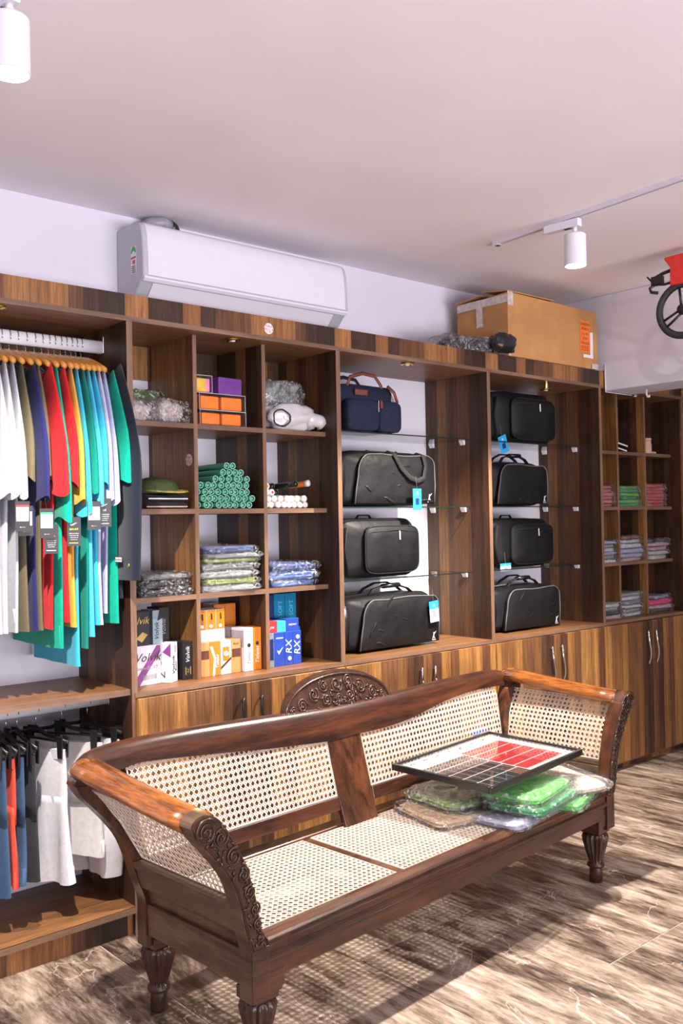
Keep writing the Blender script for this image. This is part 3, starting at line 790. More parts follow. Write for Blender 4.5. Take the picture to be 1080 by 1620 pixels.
def shirt(x, label, mat, hem=-1.02, sleeve=-.56, width=.215, th=.0075, folds=.003, cat='shirt', yf=.0, group='shirts on the upper rail', long=False, rz=0, cuff=None, z0=2.207, collar=None, slw=1.0, spread=1.0, quilt=False):
    SHIRTN[0] += 1; sd = SHIRTN[0]*1.37
    t = thing('shirt' if cat == 'shirt' else cat, label, cat, (x, .2, z0), rz, group)
    # body
    prof = [(-.072, .030, .006), (-.082, .050, .012), (-.095, .072, .013), (-.112, .125, .010), (-.130, .170, .009), (-.150, .195, .010), (-.185, .205, .012), (-.26, .200, .013), (-.40, .205, .013), (-.60, .208, .014), (-.80, .210, .015), (hem+.03, .214, .017), (hem, .216, .018)]
    m = MB(); rings = []
    for z, hw, tk in prof:
        hw *= width/.215
        z2 = z
        q = min(1, max(0, (-z-.15)/.6))
        rings.append(garment_ring(z2, -hw*(1-.10*q)-0.0, hw, tk*th/.011, folds*q*1.4, sd, xs=.004*math.sin(sd+z*4)*q))
    if quilt:
        fine = []
        for (a, b) in zip(rings[:-1], rings[1:]):
            dz = abs(a[0][2]-b[0][2]); n = max(1, int(dz/.012))
            for i in range(n):
                f = i/n; fine.append([tuple(p+(q_-p)*f for p, q_ in zip(A, B)) for A, B in zip(a, b)])
        fine.append(rings[-1]); rings = []
        for r in fine:
            z = r[0][2]; k = 1+.10*abs(math.sin(z*62))
            rings.append([(p[0]*k, p[1], p[2]) for p in r])
    m.loft(rings, True, True, False)
    inner = [(p[0]*.6, p[1]*.97, p[2]+.002) for p in rings[-1]]; up = [(p[0]*.5, p[1]*.95, p[2]+.08) for p in rings[-1]]
    m.loft([rings[-1], inner, up], True, False, True)
    m.build('torso', mat, t, smooth=True)
    if False:
        m = MB(); rr = []
        for z, hw in ((-.050, .052), (-.058, .058), (-.082, .062), (-.098, .050)):
            rr.append([(.013*math.sin(2*PI*k/16)+.002*math.sin(5*z+k), hw*math.cos(2*PI*k/16)*1.0, z-.010*math.cos(2*PI*k/16)) for k in range(16)])
        m.loft(rr, True, False, False).build('collar', collar or mat, t, smooth=True)
    # sleeves: front one hangs forward, back one to the wall
    for s in (-1, 1):
        m = MB(); rings = []; L = sleeve; n = 9 if not long else 14
        for k in range(n+1):
            q = k/n; z = -.128+(L+.128)*q
            if not long:
                yo = s*(width*.72+.052*math.sin(min(1, q*1.25)*PI/2)*spread+ .010*q); w = (.034+.036*min(1, q*1.7))*slw; tk = .007+.007*q
            else:
                yo = s*(width*.80+.065*math.sin(min(1, q*2.0)*PI/2)*spread-.02*q); w = (.040+.036*min(1, q*2.2)-.012*q)*slw; tk = .010+.012*min(1, q*2)
            ring = []
            for j in range(16):
                a = 2*PI*j/16
                yy = min(yo+w*math.cos(a), .231-.002*math.cos(a)); xx = tk*math.copysign(abs(math.sin(a))**.8, math.sin(a))+.003*math.sin(sd+q*5+2*a)*q
                zz = z-.018*math.cos(a)*s*-1*(1-q)*2 + (.012*math.sin(a*2+sd)*q if not long else 0)-.012*s*math.cos(a)*0
                ring.append((xx, yy, zz))
            rings.append(ring)
        c = [(sum(p[0] for p in rings[-1])/16, sum(p[1] for p in rings[-1])/16, 0)][0]
        inn = [(c[0]+(p[0]-c[0])*.82, c[1]+(p[1]-c[1])*.94, p[2]+.001) for p in rings[-1]]; dp = [(c[0]+(p[0]-c[0])*.6, c[1]+(p[1]-c[1])*.85, p[2]+.09) for p in rings[-1]]
        if quilt:
            fine = []
            for (a, b) in zip(rings[:-1], rings[1:]):
                for i in range(4): fine.append([tuple(p+(q_-p)*i/4 for p, q_ in zip(A, B)) for A, B in zip(a, b)])
            fine.append(rings[-1]); rings2 = []
            for r in fine:
                cx = sum(p[0] for p in r)/16; kk = 1+.14*abs(math.sin(r[0][2]*62)); rings2.append([(cx+(p[0]-cx)*kk, p[1], p[2]) for p in r])
            rings = rings2[:-1]+[rings[-1]]
        m.loft(rings, True, True, False); m.loft([rings[-1], inn, dp], True, False, True)
        m.build('sleeve', mat, t, smooth=True)
        if s < 0: tip = rings[-1]
    return t
def swing_tag(x, y, z, rz, label, style, w=.042, h=.078):
    """hanging card tag with print"""
    t = thing('swing_tag', label, 'tag', (x, y, z), rz)
    MB().box(-w/2, w/2, -.0006, .0006, -h, 0).build('card', M_BLACKP, t)
    MB().tube([(0, 0, 0), (-.004, .004, .03), (.002, .012, .06)], .0008, 5).build('string', M_BLACKP, t)
    F = lambda dx, dz: Matrix.Translation((dx, -.0009, dz)) @ Matrix.Rotation(PI/2, 4, 'X')
    if style in ('red', 'green', 'plain'):
        m = MB().box(-w*.42, w*.42, -.0010, -.0007, -h*.66, -h*.20); m.build('white_label', M_PAPERW, t)
        if style != 'plain':
            mm = {'red': M_REDT, 'green': M_GREENT}[style]
            MB().box(-w*.42, w*.42, -.0011, -.0008, -h*.20, -h*.13).build('size_band', mm, t)
        random.seed(int(abs(x)*1000)); b = MB(); q = -w*.36
        while q < w*.34:
            ww = random.choice((.0006, .001, .0016)); b.box(q, q+ww, -.0013, -.0010, -h*.60, -h*.40); q += ww+random.choice((.0008, .0014))
        b.build('barcode', M_INK, t)
        text('L  30', .008, M_INK, t, F(0, -h*.31))
        text('o------', .007, M_PAPERW, t, F(0, -h*.86))
    else:
        # grey card with a tick and small print
        tick = [(-.010, .001), (-.0105, -.004), (-.007, -.006), (-.002, -.004), (.012, .005), (-.003, .000), (-.007, -.001)]
        MB(F(-.002, -h*.24)).prism(tick, 'z', 0, .0003).build('tick_emblem', M_PAPERW, t)
        text({'dri': 'DRI-FIT', 'gray': 'GOLF'}.get(style, 'FIT'), .009, M_YEL if style == 'dri' else M_PAPERW, t, F(0, -h*.42))
        for k in range(4): text('performance fabric'[:18-2*k], .0042, M_PAPERW, t, F(0, -h*(.56+.07*k)))
        MB().box(-w*.36, w*.3, -.0010, -.0007, -h*.90, -h*.88).build('print_line', M_YEL if style == 'dri' else M_PAPERW, t)
    return t
M_REDT = plain('red_print', (.75, .03, .03), .5); M_GREENT = plain('green_print', (.02, .45, .14), .5); M_YEL = plain('yellow_green_print', (.62, .75, .05), .5)
CC = dict(white=(.54, .54, .60), grey=(.40, .41, .46), olive=(.115, .095, .055), navy=(.014, .016, .10), red=(.62, .012, .018), teal=(.0, .34, .23), teald=(.0, .20, .15), yellow=(.66, .34, .05), cyan=(.04, .42, .62), cyan2=(.06, .48, .68), lav=(.38, .40, .62), lavw=(.48, .48, .62))
ORDN = ['first', 'second', 'third', 'fourth', 'fifth', 'sixth', 'seventh', 'eighth', 'ninth', 'tenth', 'eleventh', 'twelfth', 'thirteenth', 'fourteenth', 'fifteenth', 'sixteenth']
rows = [
 (1.190, 'white', 'white polo shirt half out of frame at the left end of the rail', {}),
 (1.216, 'white', 'white polo shirt second from the left end of the upper rail', {}),
 (1.243, 'grey', 'pale grey polo shirt just left of the first olive shirt', {}),
 (1.275, 'olive', 'olive polo shirt between the pale grey and the navy shirts', dict(sleeve=-.50, slw=.85)),
 (1.305, 'navy', 'navy blue polo shirt beside the red quilted one', dict(sleeve=-.57, slw=1.15, rz=.05)),
 (1.334, 'olive', 'second olive shirt, squeezed between navy and red', dict(sleeve=-.50, slw=.8)),
 (1.366, 'red', 'red quilted polo shirt with small dark badge on its sleeve', dict(sleeve=-.55, slw=1.25, rz=.05, quilt=True, hem=-1.02)),
 (1.398, 'teal', 'teal polo shirt peeping between the two red ones', dict(sleeve=-.64, hem=-1.09)),
 (1.426, 'red', 'second red quilted polo shirt, right of the first', dict(sleeve=-.52, quilt=True, hem=-1.0)),
 (1.452, 'yellow', 'golden yellow shirt sliver between red and cyan', dict(sleeve=-.58)),
 (1.474, 'cyan', 'sky blue polo shirt with the longest hem', dict(sleeve=-.62, hem=-1.16)),
 (1.498, 'teald', 'dark teal polo shirt between the sky blue ones', dict(sleeve=-.54, hem=-1.10)),
 (1.519, 'cyan2', 'second sky blue polo shirt, right of the dark teal one', dict(sleeve=-.58, hem=-1.06)),
 (1.540, 'cyan', 'third sky blue polo shirt, left of the lavender white one', dict(sleeve=-.52)),
 (1.560, 'lavw', 'lavender white polo shirt with pale cuff', dict(sleeve=-.58)),
 (1.580, 'lav', 'lavender polo shirt left of the green one', dict(sleeve=-.58, hem=-.98)),
 (1.603, 'teal', 'emerald green polo shirt beside the navy blazer', dict(sleeve=-.50, slw=1.15, rz=.06)),
]
for i, (x, c, lab, kw) in enumerate(rows):
    m = cloth('jersey_'+c, CC[c], .8, .12)
    y = x-.012
    shirt(y, lab, m, z0=2.166, **kw)
    if 'badge' in lab:
        bd = MB().box(-.0012, .0012, -.011, .011, -.006, .006).build('dark_badge', M_INK, bpy.data.objects[-1] if False else [o for o in bpy.data.objects if o.get('label') == lab][0]); bd.location = (-.0215, -.225, -.508)
    if i < 16:
        if i == 0: H0.location = (y, .2, 2.189)
        else: dup(H0, (y, .2, 2.189))
for h in [o for o in bpy.data.objects if o.name.startswith('wooden_hanger')]:
    i = min(range(16), key=lambda k: abs(rows[k][0]-.012-h.location.x))
    h['group'] = 'wooden hangers on the upper rail'; h['label'] = 'orange wooden hanger, %s from the left on the upper rail' % ORDN[i]
# dark teal long garment whose hem shows below, behind the others
# blazer
M_NAVYW = cloth('navy_wool', (.006, .011, .024), .9, .5, .2)
bl = shirt(1.614, 'dark navy blazer with brass cuff button, last on the upper rail', M_NAVYW, hem=-.955, sleeve=-.885, width=.200, th=.010, folds=.002, cat='blazer', long=True, group=None, slw=1.05, spread=1.45, rz=.07, z0=2.19)
MB().lathe([(.0001, 0), (.009, .001), (.007, .004), (.0001, .0055)], 16, axis='y').build('button', M_BRASS, bl, smooth=True)
bt = [o for o in kids(bl) if o.name.startswith('button')][0]; bt.location = (-.022, -.262, -.830); bt.rotation_euler = (0, 0, -PI/2)
lb = MB().box(-.0006, .0006, -.024, .024, -.011, .011).build('cuff_label', M_INK, bl); lb.location = (-.030, -.215, -.81)
lb2 = MB().box(-.0011, -.0007, -.021, .021, -.008, .008).build('label_print', M_PAPERW, lb)
text('handlow', .012, M_INK, lb, Matrix.Translation((-.0016, 0, 0)) @ Matrix.Rotation(-PI/2, 4, 'Z') @ Matrix.Rotation(PI/2, 4, 'X'))
# swing tags
TG = [(1.222, -.075, 1.590, 'black swing tag with red band hanging from the grey shirt', 'red'),
      (1.236, -.068, 1.575, 'black swing tag behind the red banded one', 'plain'),
      (1.303, -.080, 1.565, 'black swing tag with green band in front of the red shirts', 'green'),
      (1.322, -.072, 1.512, 'grey swing tag below the green banded one', 'gray'),
      (1.402, -.075, 1.535, 'grey tick marked swing tag on the sky blue shirts', 'dri'),
      (1.475, -.080, 1.590, 'black swing tag with white label on the lavender shirts', 'plain'),
      (1.520, -.070, 1.600, 'grey swing tag beside the blazer', 'fit')]
for k, (x, y, z, lab, st) in enumerate(TG): swing_tag(x, y, z, -.35, lab, st, .046, .100)

# ================================================================ trousers and shorts on the lower rail
def clip_hanger(x, rz, label, w=.34, dz=0):
    t = thing('clip_hanger', label, 'hanger', (x, .2, .845+dz), rz)
    hk = [(0, -.0185*math.cos(R(v)), .0285*math.sin(R(v))) for v in range(-20, 201, 20)]
    MB().tube(hk+[(0, .012, -.018), (0, 0, -.030), (0, 0, -.062)], .0017, 6).build('hook', M_METAL, t, smooth=True)
    MB().tube([(0, -w/2, -.105), (0, -.05, -.088), (0, 0, -.070), (0, .05, -.088), (0, w/2, -.105)], [.006, .007, .010, .007, .006], 8).tube([(0, -w/2, -.108), (0, w/2, -.108)], .0045, 6).build('bar', M_BLACKP, t, smooth=True)
    for s in (-1, 1):
        c = MB().prism([(-.016, -.085), (.016, -.085), (.012, -.165), (-.012, -.165)], 'x', -.016, -.011).prism([(-.016, -.085), (.016, -.085), (.012, -.165), (-.012, -.165)], 'x', .011, .016).box(-.011, .011, -.006, .006, -.125, -.105)
        cc = c.build('clip', M_BLACKP, t, bevel=.003); cc.location = (0, s*w*.42, 0)
    return t
def bottoms(x, rz, label, mat, name='shorts', w=.34, hem=-.60, flare=1.05, legs=True, th=.020, crop=0, folds=.006, cat=None, bulge=0, dz=0):
    t = thing(name, label, cat or name, (x, .2, .845+dz), rz)
    SHIRTN[0] += 1; sd = SHIRTN[0]*2.1
    def leg(y0, y1, nm, zt, top=False):
        m = MB(); rings = []; n = 12
        for k in range(n+1):
            q = k/n; z = zt+(hem-zt)*q; e = 1+(flare-1)*q
            a, b = y0*e, y1*e
            a2 = a+.006*math.sin(sd+q*4)
            rings.append(garment_ring(z+.0, a2, b, th*(.7+.6*q+bulge*math.sin(q*PI)), folds*(.4+q), sd, n=24, xs=.006*math.sin(q*3+sd)))
        m.loft(rings, True, True, False)
        inn = [(p[0]*.7, p[1], p[2]+.001) for p in rings[-1]]; up = [(p[0]*.6, p[1], p[2]+.06) for p in rings[-1]]
        m.loft([rings[-1], inn, up], True, False, True)
        m.build(nm, mat, t, smooth=True)
    leg(-w/2, w/2, 'waist', -.145) if not legs else None
    if legs:
        h0 = hem; hem_ = hem
        # hip part
        m = MB(); rr = [garment_ring(z, -w/2*e, w/2*e, th*k2, folds*.3, sd, n=24) for z, e, k2 in ((-.135, 1, .5), (-.150, 1.0, .7), (-.175, 1.01, .8), (-.30, 1.03, 1.0), (-.36, 1.03, .95))]
        m.loft(rr).build('hips', mat, t, smooth=True)
        leg(-w/2, -.004, 'trouser_leg', -.30); leg(.004, w/2, 'trouser_leg', -.30)
        MB().loft([garment_ring(z, -w/2-.002, w/2+.002, th*.62+.002, 0, sd, n=24) for z in (-.134, -.168)]).build('waistband', mat, t, smooth=True, auto=50)
    return t
M_DEN = cloth('blue_denim', (.045, .10, .20), .9, .4); M_DKD = cloth('charcoal_cotton', (.032, .034, .042), .9, .4)
M_COR = cloth('coral_cotton', (.80, .075, .045), .8, .15); M_WSH = cloth('white_cotton', (.66, .65, .70), .85, .15)
M_CREAM = cloth('cream_cotton', (.62, .60, .61), .85, .15)
P = [(1.200, 0, 'blue denim trousers at the left end of the lower rail', M_DEN, 'trousers', .29, -.60),
     (1.232, 0, 'coral red trousers between two blue denim pairs', M_COR, 'trousers', .29, -.58),
     (1.262, 0, 'slate blue trousers right of the coral pair', M_DEN, 'trousers', .30, -.57),
     (1.302, 0, 'charcoal jeans shorts left of the white shorts', M_DKD, 'trousers', .30, -.57)]
for x, rz, lab, mt, nm, w_, hm in P:
    bottoms(x, rz, lab, mt, nm, w_, hm, th=.013)
    clip_hanger(x, rz, 'black clip hanger holding the '+lab.split(' at ')[0].split(' between ')[0].split(' right ')[0].split(' left ')[0])
bottoms(1.372, .28, 'white pleated shorts turned edge-on beside the charcoal jeans shorts', M_WSH, 'shorts', .30, -.605, flare=1.25, folds=.012, th=.024)
clip_hanger(1.372, .28, 'black clip hanger of the white pleated shorts')
bottoms(1.470, .55, 'wide white shorts hanging face-on in the middle of the lower rail', M_CREAM, 'shorts', .34, -.545, flare=1.02, folds=.005, th=.016)
clip_hanger(1.470, .55, 'black clip hanger slanting across the wide white shorts')
bottoms(1.572, .35, 'white shorts with a bulging leg behind the left sofa arm', M_WSH, 'shorts', .31, -.635, flare=.98, folds=.009, th=.018, bulge=1.1)
clip_hanger(1.572, .35, 'black clip hanger nearest the sofa back')
# ================================================================ folded garments in clear bags
def packmesh(w, d, h, seed, layers=3, amp=1.0):
    """soft folded cloth slab, origin at the middle of its base"""
    m = MB(); rings = []; n = 40; K = 4*layers
    for k in range(K+1):
        q = k/K; z = h*q
        edge = math.sin(PI*min(1, max(0, q)))**.35 if 0 < q < 1 else .0
        groove = 1-.045*(.5+.5*math.cos(2*PI*q*layers))
        ring = []
        for j in range(n):
            a = 2*PI*j/n; c, s = math.cos(a), math.sin(a)
            x = math.copysign(abs(c)**.28, c); y = math.copysign(abs(s)**.28, s)
            g = (groove*(.93+.07*edge))
            nx = nz(c, s, q*2.0, 1.6, seed)*.05*amp
            nx += (abs(nz(x*2, y*2, q*3.0, 2.2, seed+31))-.2)*.05*amp
            px, py = x*w/2*(g+nx), y*d/2*(g+nx)
            pz = z+(nz(px*9, py*9, 0, 1, seed+2)*.35*h/layers*1.2)*q+nz(px*4, py*4, 0, 1, seed+5)*.10*h*q
            ring.append((px, py, pz))
        rings.append(ring)
    m.loft(rings, True, True, False)
    # top: inner rings
    last = rings[-1]; tops = [last]
    for f in (.8, .5, .2):
        tops.append([(p[0]*f, p[1]*f, h+(nz(p[0]*f*9, p[1]*f*9, 0, 1, seed+2)*.35*h/layers*1.2)+nz(p[0]*f*4, p[1]*f*4, 0, 1, seed+5)*.10*h+.004*(1-f)) for p in last])
    m.loft(tops, True, False, True)
    return m
def bagmesh(w, d, h, seed, puff=.008, skirt=.03):
    """clear bag wrapped loosely round the slab, crumpled, with a flap at its right end"""
    m = MB(); rings = []; n = 88; K = 9
    for k in range(K+1):
        q = k/K; z = -.0005+(h+puff)*q
        ring = []
        for j in range(n):
            a = 2*PI*j/n; c, s = math.cos(a), math.sin(a)
            x = math.copysign(abs(c)**.22, c); y = math.copysign(abs(s)**.22, s)
            e = .90+.10*math.sin(PI*q)**.5 if 0 < q < 1 else (.90 if q else .97)
            cr = nz(c*2, s*2, q*2.5, 2.4, seed+11)*.07+(abs(nz(x*3, y*3, q*3, 2.6, seed+21))-.2)*.10
            fl = skirt*(max(0, c)**6+.5*max(0, -s)**5*max(0, nz(x*2, 0, 0, 2, seed+3)+.4))*math.sin(PI*q)**2
            ring.append((x*(w/2+puff)*(e+cr*.7)+fl, y*(d/2+puff)*(e+cr*.5), max(0.0003, z+(nz(c*3, s*3, q, 2, seed+4)*.008-.010*abs(nz(x*4, y*4, q*2, 2, seed+8)))*(1 if q else 0))))
        rings.append(ring)
    m.loft(rings, True, True, False)
    last = rings[-1]; tops = [last]
    for f in (.88, .75, .6, .45, .3, .15):
        tops.append([(p[0]*f, p[1]*f, h+puff+nz(p[0]*f*14, p[1]*f*14, 0, 1, seed+9)*.009-.012*abs(nz(p[0]*f*34, p[1]*f*34, 0, 1, seed+15))) for p in last])
    m.loft(tops, True, False, True)
    return m
PK = {}
def pack(name, loc, w, d, h, mat, label, rz=0, group=None, seed=1, layers=2, bag=True, cat='garment', puff=.004, amp=1.0):
    key = (round(w, 3), round(d, 3), round(h, 3), seed, bag, layers, mat.name)
    t = thing(name, label, cat, loc, rz, group)
    if key in PK:
        for nm, me in PK[key]:
            o = bpy.data.objects.new(nm, me); link(o, t)
        return t
    a = packmesh(w, d, h*.88, seed, layers, amp).build('folded_cloth', mat, t, smooth=True)
    L_ = [('folded_cloth', a.data)]
    if bag:
        b = bagmesh(w, d, h*.88, seed, puff).build('clear_bag', M_FILM, t, smooth=True); L_.append(('clear_bag', b.data))
    PK[key] = L_
    return t
ORD = ['bottom', 'second from bottom', 'third from bottom', 'fourth from bottom', 'fifth from bottom', 'sixth from bottom', 'seventh from bottom', 'eighth from bottom', 'ninth from bottom', 'tenth from bottom']
def stack(x, y, z, specs, w, d, where, group, jit=.012, seed=0, name='bagged_garment', cat='garment', amp=2.0):
    random.seed(seed+5); n = len(specs); zz = z
    for i, (mat, h, colname) in enumerate(specs):
        pos = 'topmost' if i == n-1 else ORD[i]
        pack(name, (x+random.uniform(-jit, jit), y+random.uniform(-jit*.4, jit*.4), zz), w+random.uniform(-.008, .004), d, h, mat,
             '%s bagged garment, %s in its stack, %s' % (colname, pos, where), random.uniform(-.18, .18), group, seed=1+(seed+i*3) % 5, amp=amp, cat=cat, puff=.008)
        zz += h+.0006
    return zz
c_ = cloth
G_GREY = c_('grey_jersey', (.20, .22, .22)); G_GREY2 = c_('mid_grey_jersey', (.34, .36, .36)); G_LIME = c_('lime_trimmed_jersey', (.45, .55, .12)); G_BLUE = c_('royal_blue_cotton', (.05, .10, .32)); G_SKY = c_('bright_blue_cotton', (.07, .20, .55)); G_BLK = c_('black_cotton', (.018, .018, .022))
G_GRN = c_('apple_green_cotton', (.09, .55, .07)); G_GRN2 = c_('kelly_green_cotton', (.02, .35, .10)); G_REDC = c_('coral_red_jersey', (.72, .07, .06)); G_PNK = c_('salmon_jersey', (.68, .15, .14)); G_LILAC = c_('lilac_cotton', (.42, .42, .60)); G_WHT = c_('white_jersey', (.70, .68, .72)); G_MAR = c_('maroon_cotton', (.25, .03, .05)); G_ROSE = c_('pale_rose_cotton', (.62, .42, .45)); G_HOT = c_('hot_pink_jersey', (.85, .03, .20)); G_BEIGE = c_('beige_cotton', (.55, .38, .25)); G_OLIV = c_('olive_green_cotton', (.16, .24, .07)); G_CRM = c_('cream_print_cotton', (.85, .74, .62))
# row 3 of the near cubbyholes
Z3 = 1.2255; 
stack(1.86, .20, Z3, [(G_BLK, .034, 'black'), (G_BLK, .030, 'dark'), (G_GREY, .022, 'charcoal')], .22, .22, 'near left cubbyhole, third row', None, seed=1)
stack(2.172, .20, Z3, [(G_GREY2, .030, 'pale grey'), (G_LIME, .024, 'lime trimmed'), (G_GREY2, .032, 'grey'), (G_GREY, .030, 'dark grey'), (G_LIME, .018, 'lime edged'), (G_GREY2, .022, 'smooth grey'), (G_BLUE, .026, 'dark blue')], .262, .22, 'near middle cubbyhole, third row', None, seed=2)
stack(2.50, .20, Z3, [(G_SKY, .032, 'mid blue'), (G_SKY, .036, 'bright blue'), (G_BLUE, .036, 'deep blue')], .258, .22, 'near right cubbyhole, third row', None, seed=3)
# far right cubbyholes
def many(mats, n, h): return [(mats[i % len(mats)][0], h*(1+.12*math.sin(i*2.3)), mats[i % len(mats)][1]) for i in range(n)]
stack(4.880, .19, 1.5655, many([(G_PNK, 'salmon'), (G_PNK, 'salmon pink')], 6, .021), .20, .20, 'left far cubbyhole, second row', None, seed=4, jit=.006)
stack(5.155, .19, 1.5655, many([(G_GRN2, 'green'), (G_GRN, 'bright green')], 6, .021), .235, .20, 'middle far cubbyhole, second row', None, seed=5, jit=.01)
stack(5.470, .19, 1.5655, many([(G_REDC, 'coral red'), (G_REDC, 'red')], 7, .020), .23, .20, 'right far cubbyhole, second row', None, seed=6, jit=.008)
stack(4.885, .18, Z3, many([(G_WHT, 'greyish'), (G_GREY2, 'dull grey'), (G_LILAC, 'lilac grey')], 6, .022), .21, .20, 'left far cubbyhole, third row', None, seed=7)
stack(5.160, .18, Z3, [(G_ROSE, .024, 'pale rose'), (G_LILAC, .026, 'dusky lilac'), (G_LILAC, .032, 'lilac'), (G_WHT, .030, 'white'), (G_WHT, .022, 'off-white'), (G_MAR, .022, 'maroon')], .255, .20, 'middle far cubbyhole, third row', None, seed=8)
stack(5.480, .18, Z3, [(G_WHT, .030, 'white'), (G_WHT, .026, 'cool white'), (G_ROSE, .026, 'pale rose'), (G_ROSE, .026, 'rosy white'), (G_BLK, .022, 'black')], .25, .20, 'right far cubbyhole, third row', None, seed=9)
Z4 = .8855
stack(4.885, .17, Z4, [(G_ROSE, .026, 'rose'), (G_BLK, .024, 'dark'), (G_GREY2, .022, 'grey'), (G_WHT, .022, 'white')], .21, .20, 'left far cubbyhole, lowest row', None, seed=10)
stack(5.150, .18, Z4, many([(G_WHT, 'white'), (G_GREY2, 'pale grey')], 6, .024), .23, .20, 'middle far cubbyhole, lowest row', None, seed=11)
stack(5.490, .18, Z4, [(G_BLK, .022, 'black'), (G_ROSE, .024, 'dusky rose'), (G_HOT, .040, 'hot pink'), (G_LILAC, .020, 'lilac')], .25, .20, 'right far cubbyhole, lowest row', None, seed=12)
# small things in the top far cubbyholes
for k in range(2):
    t = thing('notebook', ['lower dark notebook with white edge in the far top cubbyhole', 'upper dark notebook with white edge leaning in the far top cubbyhole'][k], 'book', (5.10+.01*k, .16, 1.9065+.030*k), .1)
    M_ = Matrix.Rotation(.12, 4, 'Y')
    MB(Matrix.Translation((0, 0, .008)) @ M_).box(-.07, .07, -.05, .09, .001, .004).box(-.07, .07, -.05, .09, .012, .015).build('cover', M_BLACKP, t)
    MB(Matrix.Translation((0, 0, .008)) @ M_).box(-.068, .067, -.052, .088, .004, .012).build('pages', M_PAPERW, t)
t = thing('storage_jar', 'small beige pot standing in the right top far cubbyhole', 'pot', (5.385, .105, 1.9055))
MB().lathe([(.001, 0), (.028, 0), (.031, .01), (.031, .06), (.027, .066), (.027, .080), (.001, .082)], 20).build('body', G_BEIGE, t, smooth=True, auto=40)
MB().lathe([(.001, .0825), (.030, .083), (.030, .097), (.001, .099)], 20).build('lid', G_BEIGE, t, smooth=True, auto=40)
pack('peaked_hat', (5.46, .17, 1.9055), .13, .12, .030, G_BEIGE, 'flat beige hat lying beside the beige pot', 0, None, 3, 1, False, 'hat')

# on the sofa (sofa turned by 4.2 degrees)
def SO(u, v, z):
    a = R(4.2); return (1.43+u*math.cos(a)-v*math.sin(a), -1.05+u*math.sin(a)+v*math.cos(a), z)
ZS = .3765
def sofapack(u, v, z, w, d, h, mat, lab, rz, seed, tilt=0):
    t = pack('bagged_garment', SO(u, v, z), w, d, h, mat, lab, R(4.2)+rz, None, seed, 2, True, 'garment', .012)
    return t
sofapack(1.40, .145, ZS, .40, .30, .030, G_LILAC, 'pale grey garment in clear bag, lowest on the sofa at the front', .10, 2)
sofapack(1.250, .300, ZS, .34, .30, .032, G_BEIGE, 'beige garment in clear bag under the left end of the framed board', -.25, 3)
sofapack(1.675, .165, ZS, .38, .38, .032, G_GRN, 'green garment in clear bag at the right end of the sofa pile', .30, 4)
sofapack(1.33, .33, ZS+.036, .34, .27, .034, G_OLIV, 'olive green garment in clear bag under the left corner of the board', -.15, 5)
sofapack(1.475, .085, ZS+.036, .38, .24, .034, G_GRN2, 'darker green garment in clear bag beneath the bright green one', .16, 1)
tp = sofapack(1.475, .115, ZS+.071, .36, .25, .030, G_GRN, 'bright apple green garment in clear bag in front of the board', .20, 3)
tp = sofapack(1.748, .160, ZS+.036, .27, .38, .030, G_CRM, 'cream printed garment in clear bag beside the right arm', -.35, 5)
# printed ring and letters on the cream garment
M_ = Matrix.Translation((-.02, -.09, .0405)) @ Matrix.Rotation(.9, 4, 'Z')
MB(M_).tube([(.032*math.cos(2*PI*k/24), .032*math.sin(2*PI*k/24), 0) for k in range(25)], .0016, 5, caps=False).build('ring_print', M_INK, tp)
for k in range(9):
    a = R(200-25*k); text('GOLFCLUB*'[k], .012, M_INK, tp, M_ @ Matrix.Translation((.024*math.cos(a), .024*math.sin(a), .001)) @ Matrix.Rotation(a-PI/2, 4, 'Z'))
MB(M_).box(-.03, .03, -.048, -.0465, 0, .001).build('underline_print', M_RED, tp)
sofapack(1.62, .40, ZS+.036, .28, .16, .030, G_BEIGE, 'tan and yellow garment in clear bag right under the framed board', .1, 2)

# framed display board lying on the packs
M_NP = plain('black_frame_lacquer', (.010, .010, .012), .25, coat=.4); M_REDB = plain('red_print_blocks', (.62, .05, .06), .4); M_CHAR = plain('charcoal_print_blocks', (.03, .03, .038), .4)
fb = thing('framed_board', 'black framed glazed size chart lying tilted on the bagged garments', 'picture frame', (0, 0, 0))
c4 = [Vector((2.535, -.495, .560)), Vector((3.232, -.392, .560)), Vector((3.205, -.842, .545)), Vector((2.520, -.935, .545))]
cen = sum(c4, Vector())/4; fb.location = cen
ex_ = ((c4[1]-c4[0])+(c4[2]-c4[3])).normalized(); ey_ = ((c4[0]-c4[3])+(c4[1]-c4[2])); ey_ = (ey_-ex_*ey_.dot(ex_)).normalized(); ez_ = ex_.cross(ey_)
mr_ = Matrix((ex_, ey_, ez_)).transposed(); fb.rotation_euler = mr_.to_euler()
FW, FD = .700, .452
fm = MB()
for (a, b, c, d) in ((-FW/2, FW/2, -FD/2, -FD/2+.014), (-FW/2, FW/2, FD/2-.014, FD/2), (-FW/2, -FW/2+.014, -FD/2+.014, FD/2-.014), (FW/2-.014, FW/2, -FD/2+.014, FD/2-.014)): fm.box(a, b, c, d, -.022, .003)
fm.build('frame', M_NP, fb, bevel=.002)
MB().box(-FW/2+.014, FW/2-.014, -FD/2+.014, FD/2-.014, -.016, -.010).build('white_sheet', M_PAPERW, fb)
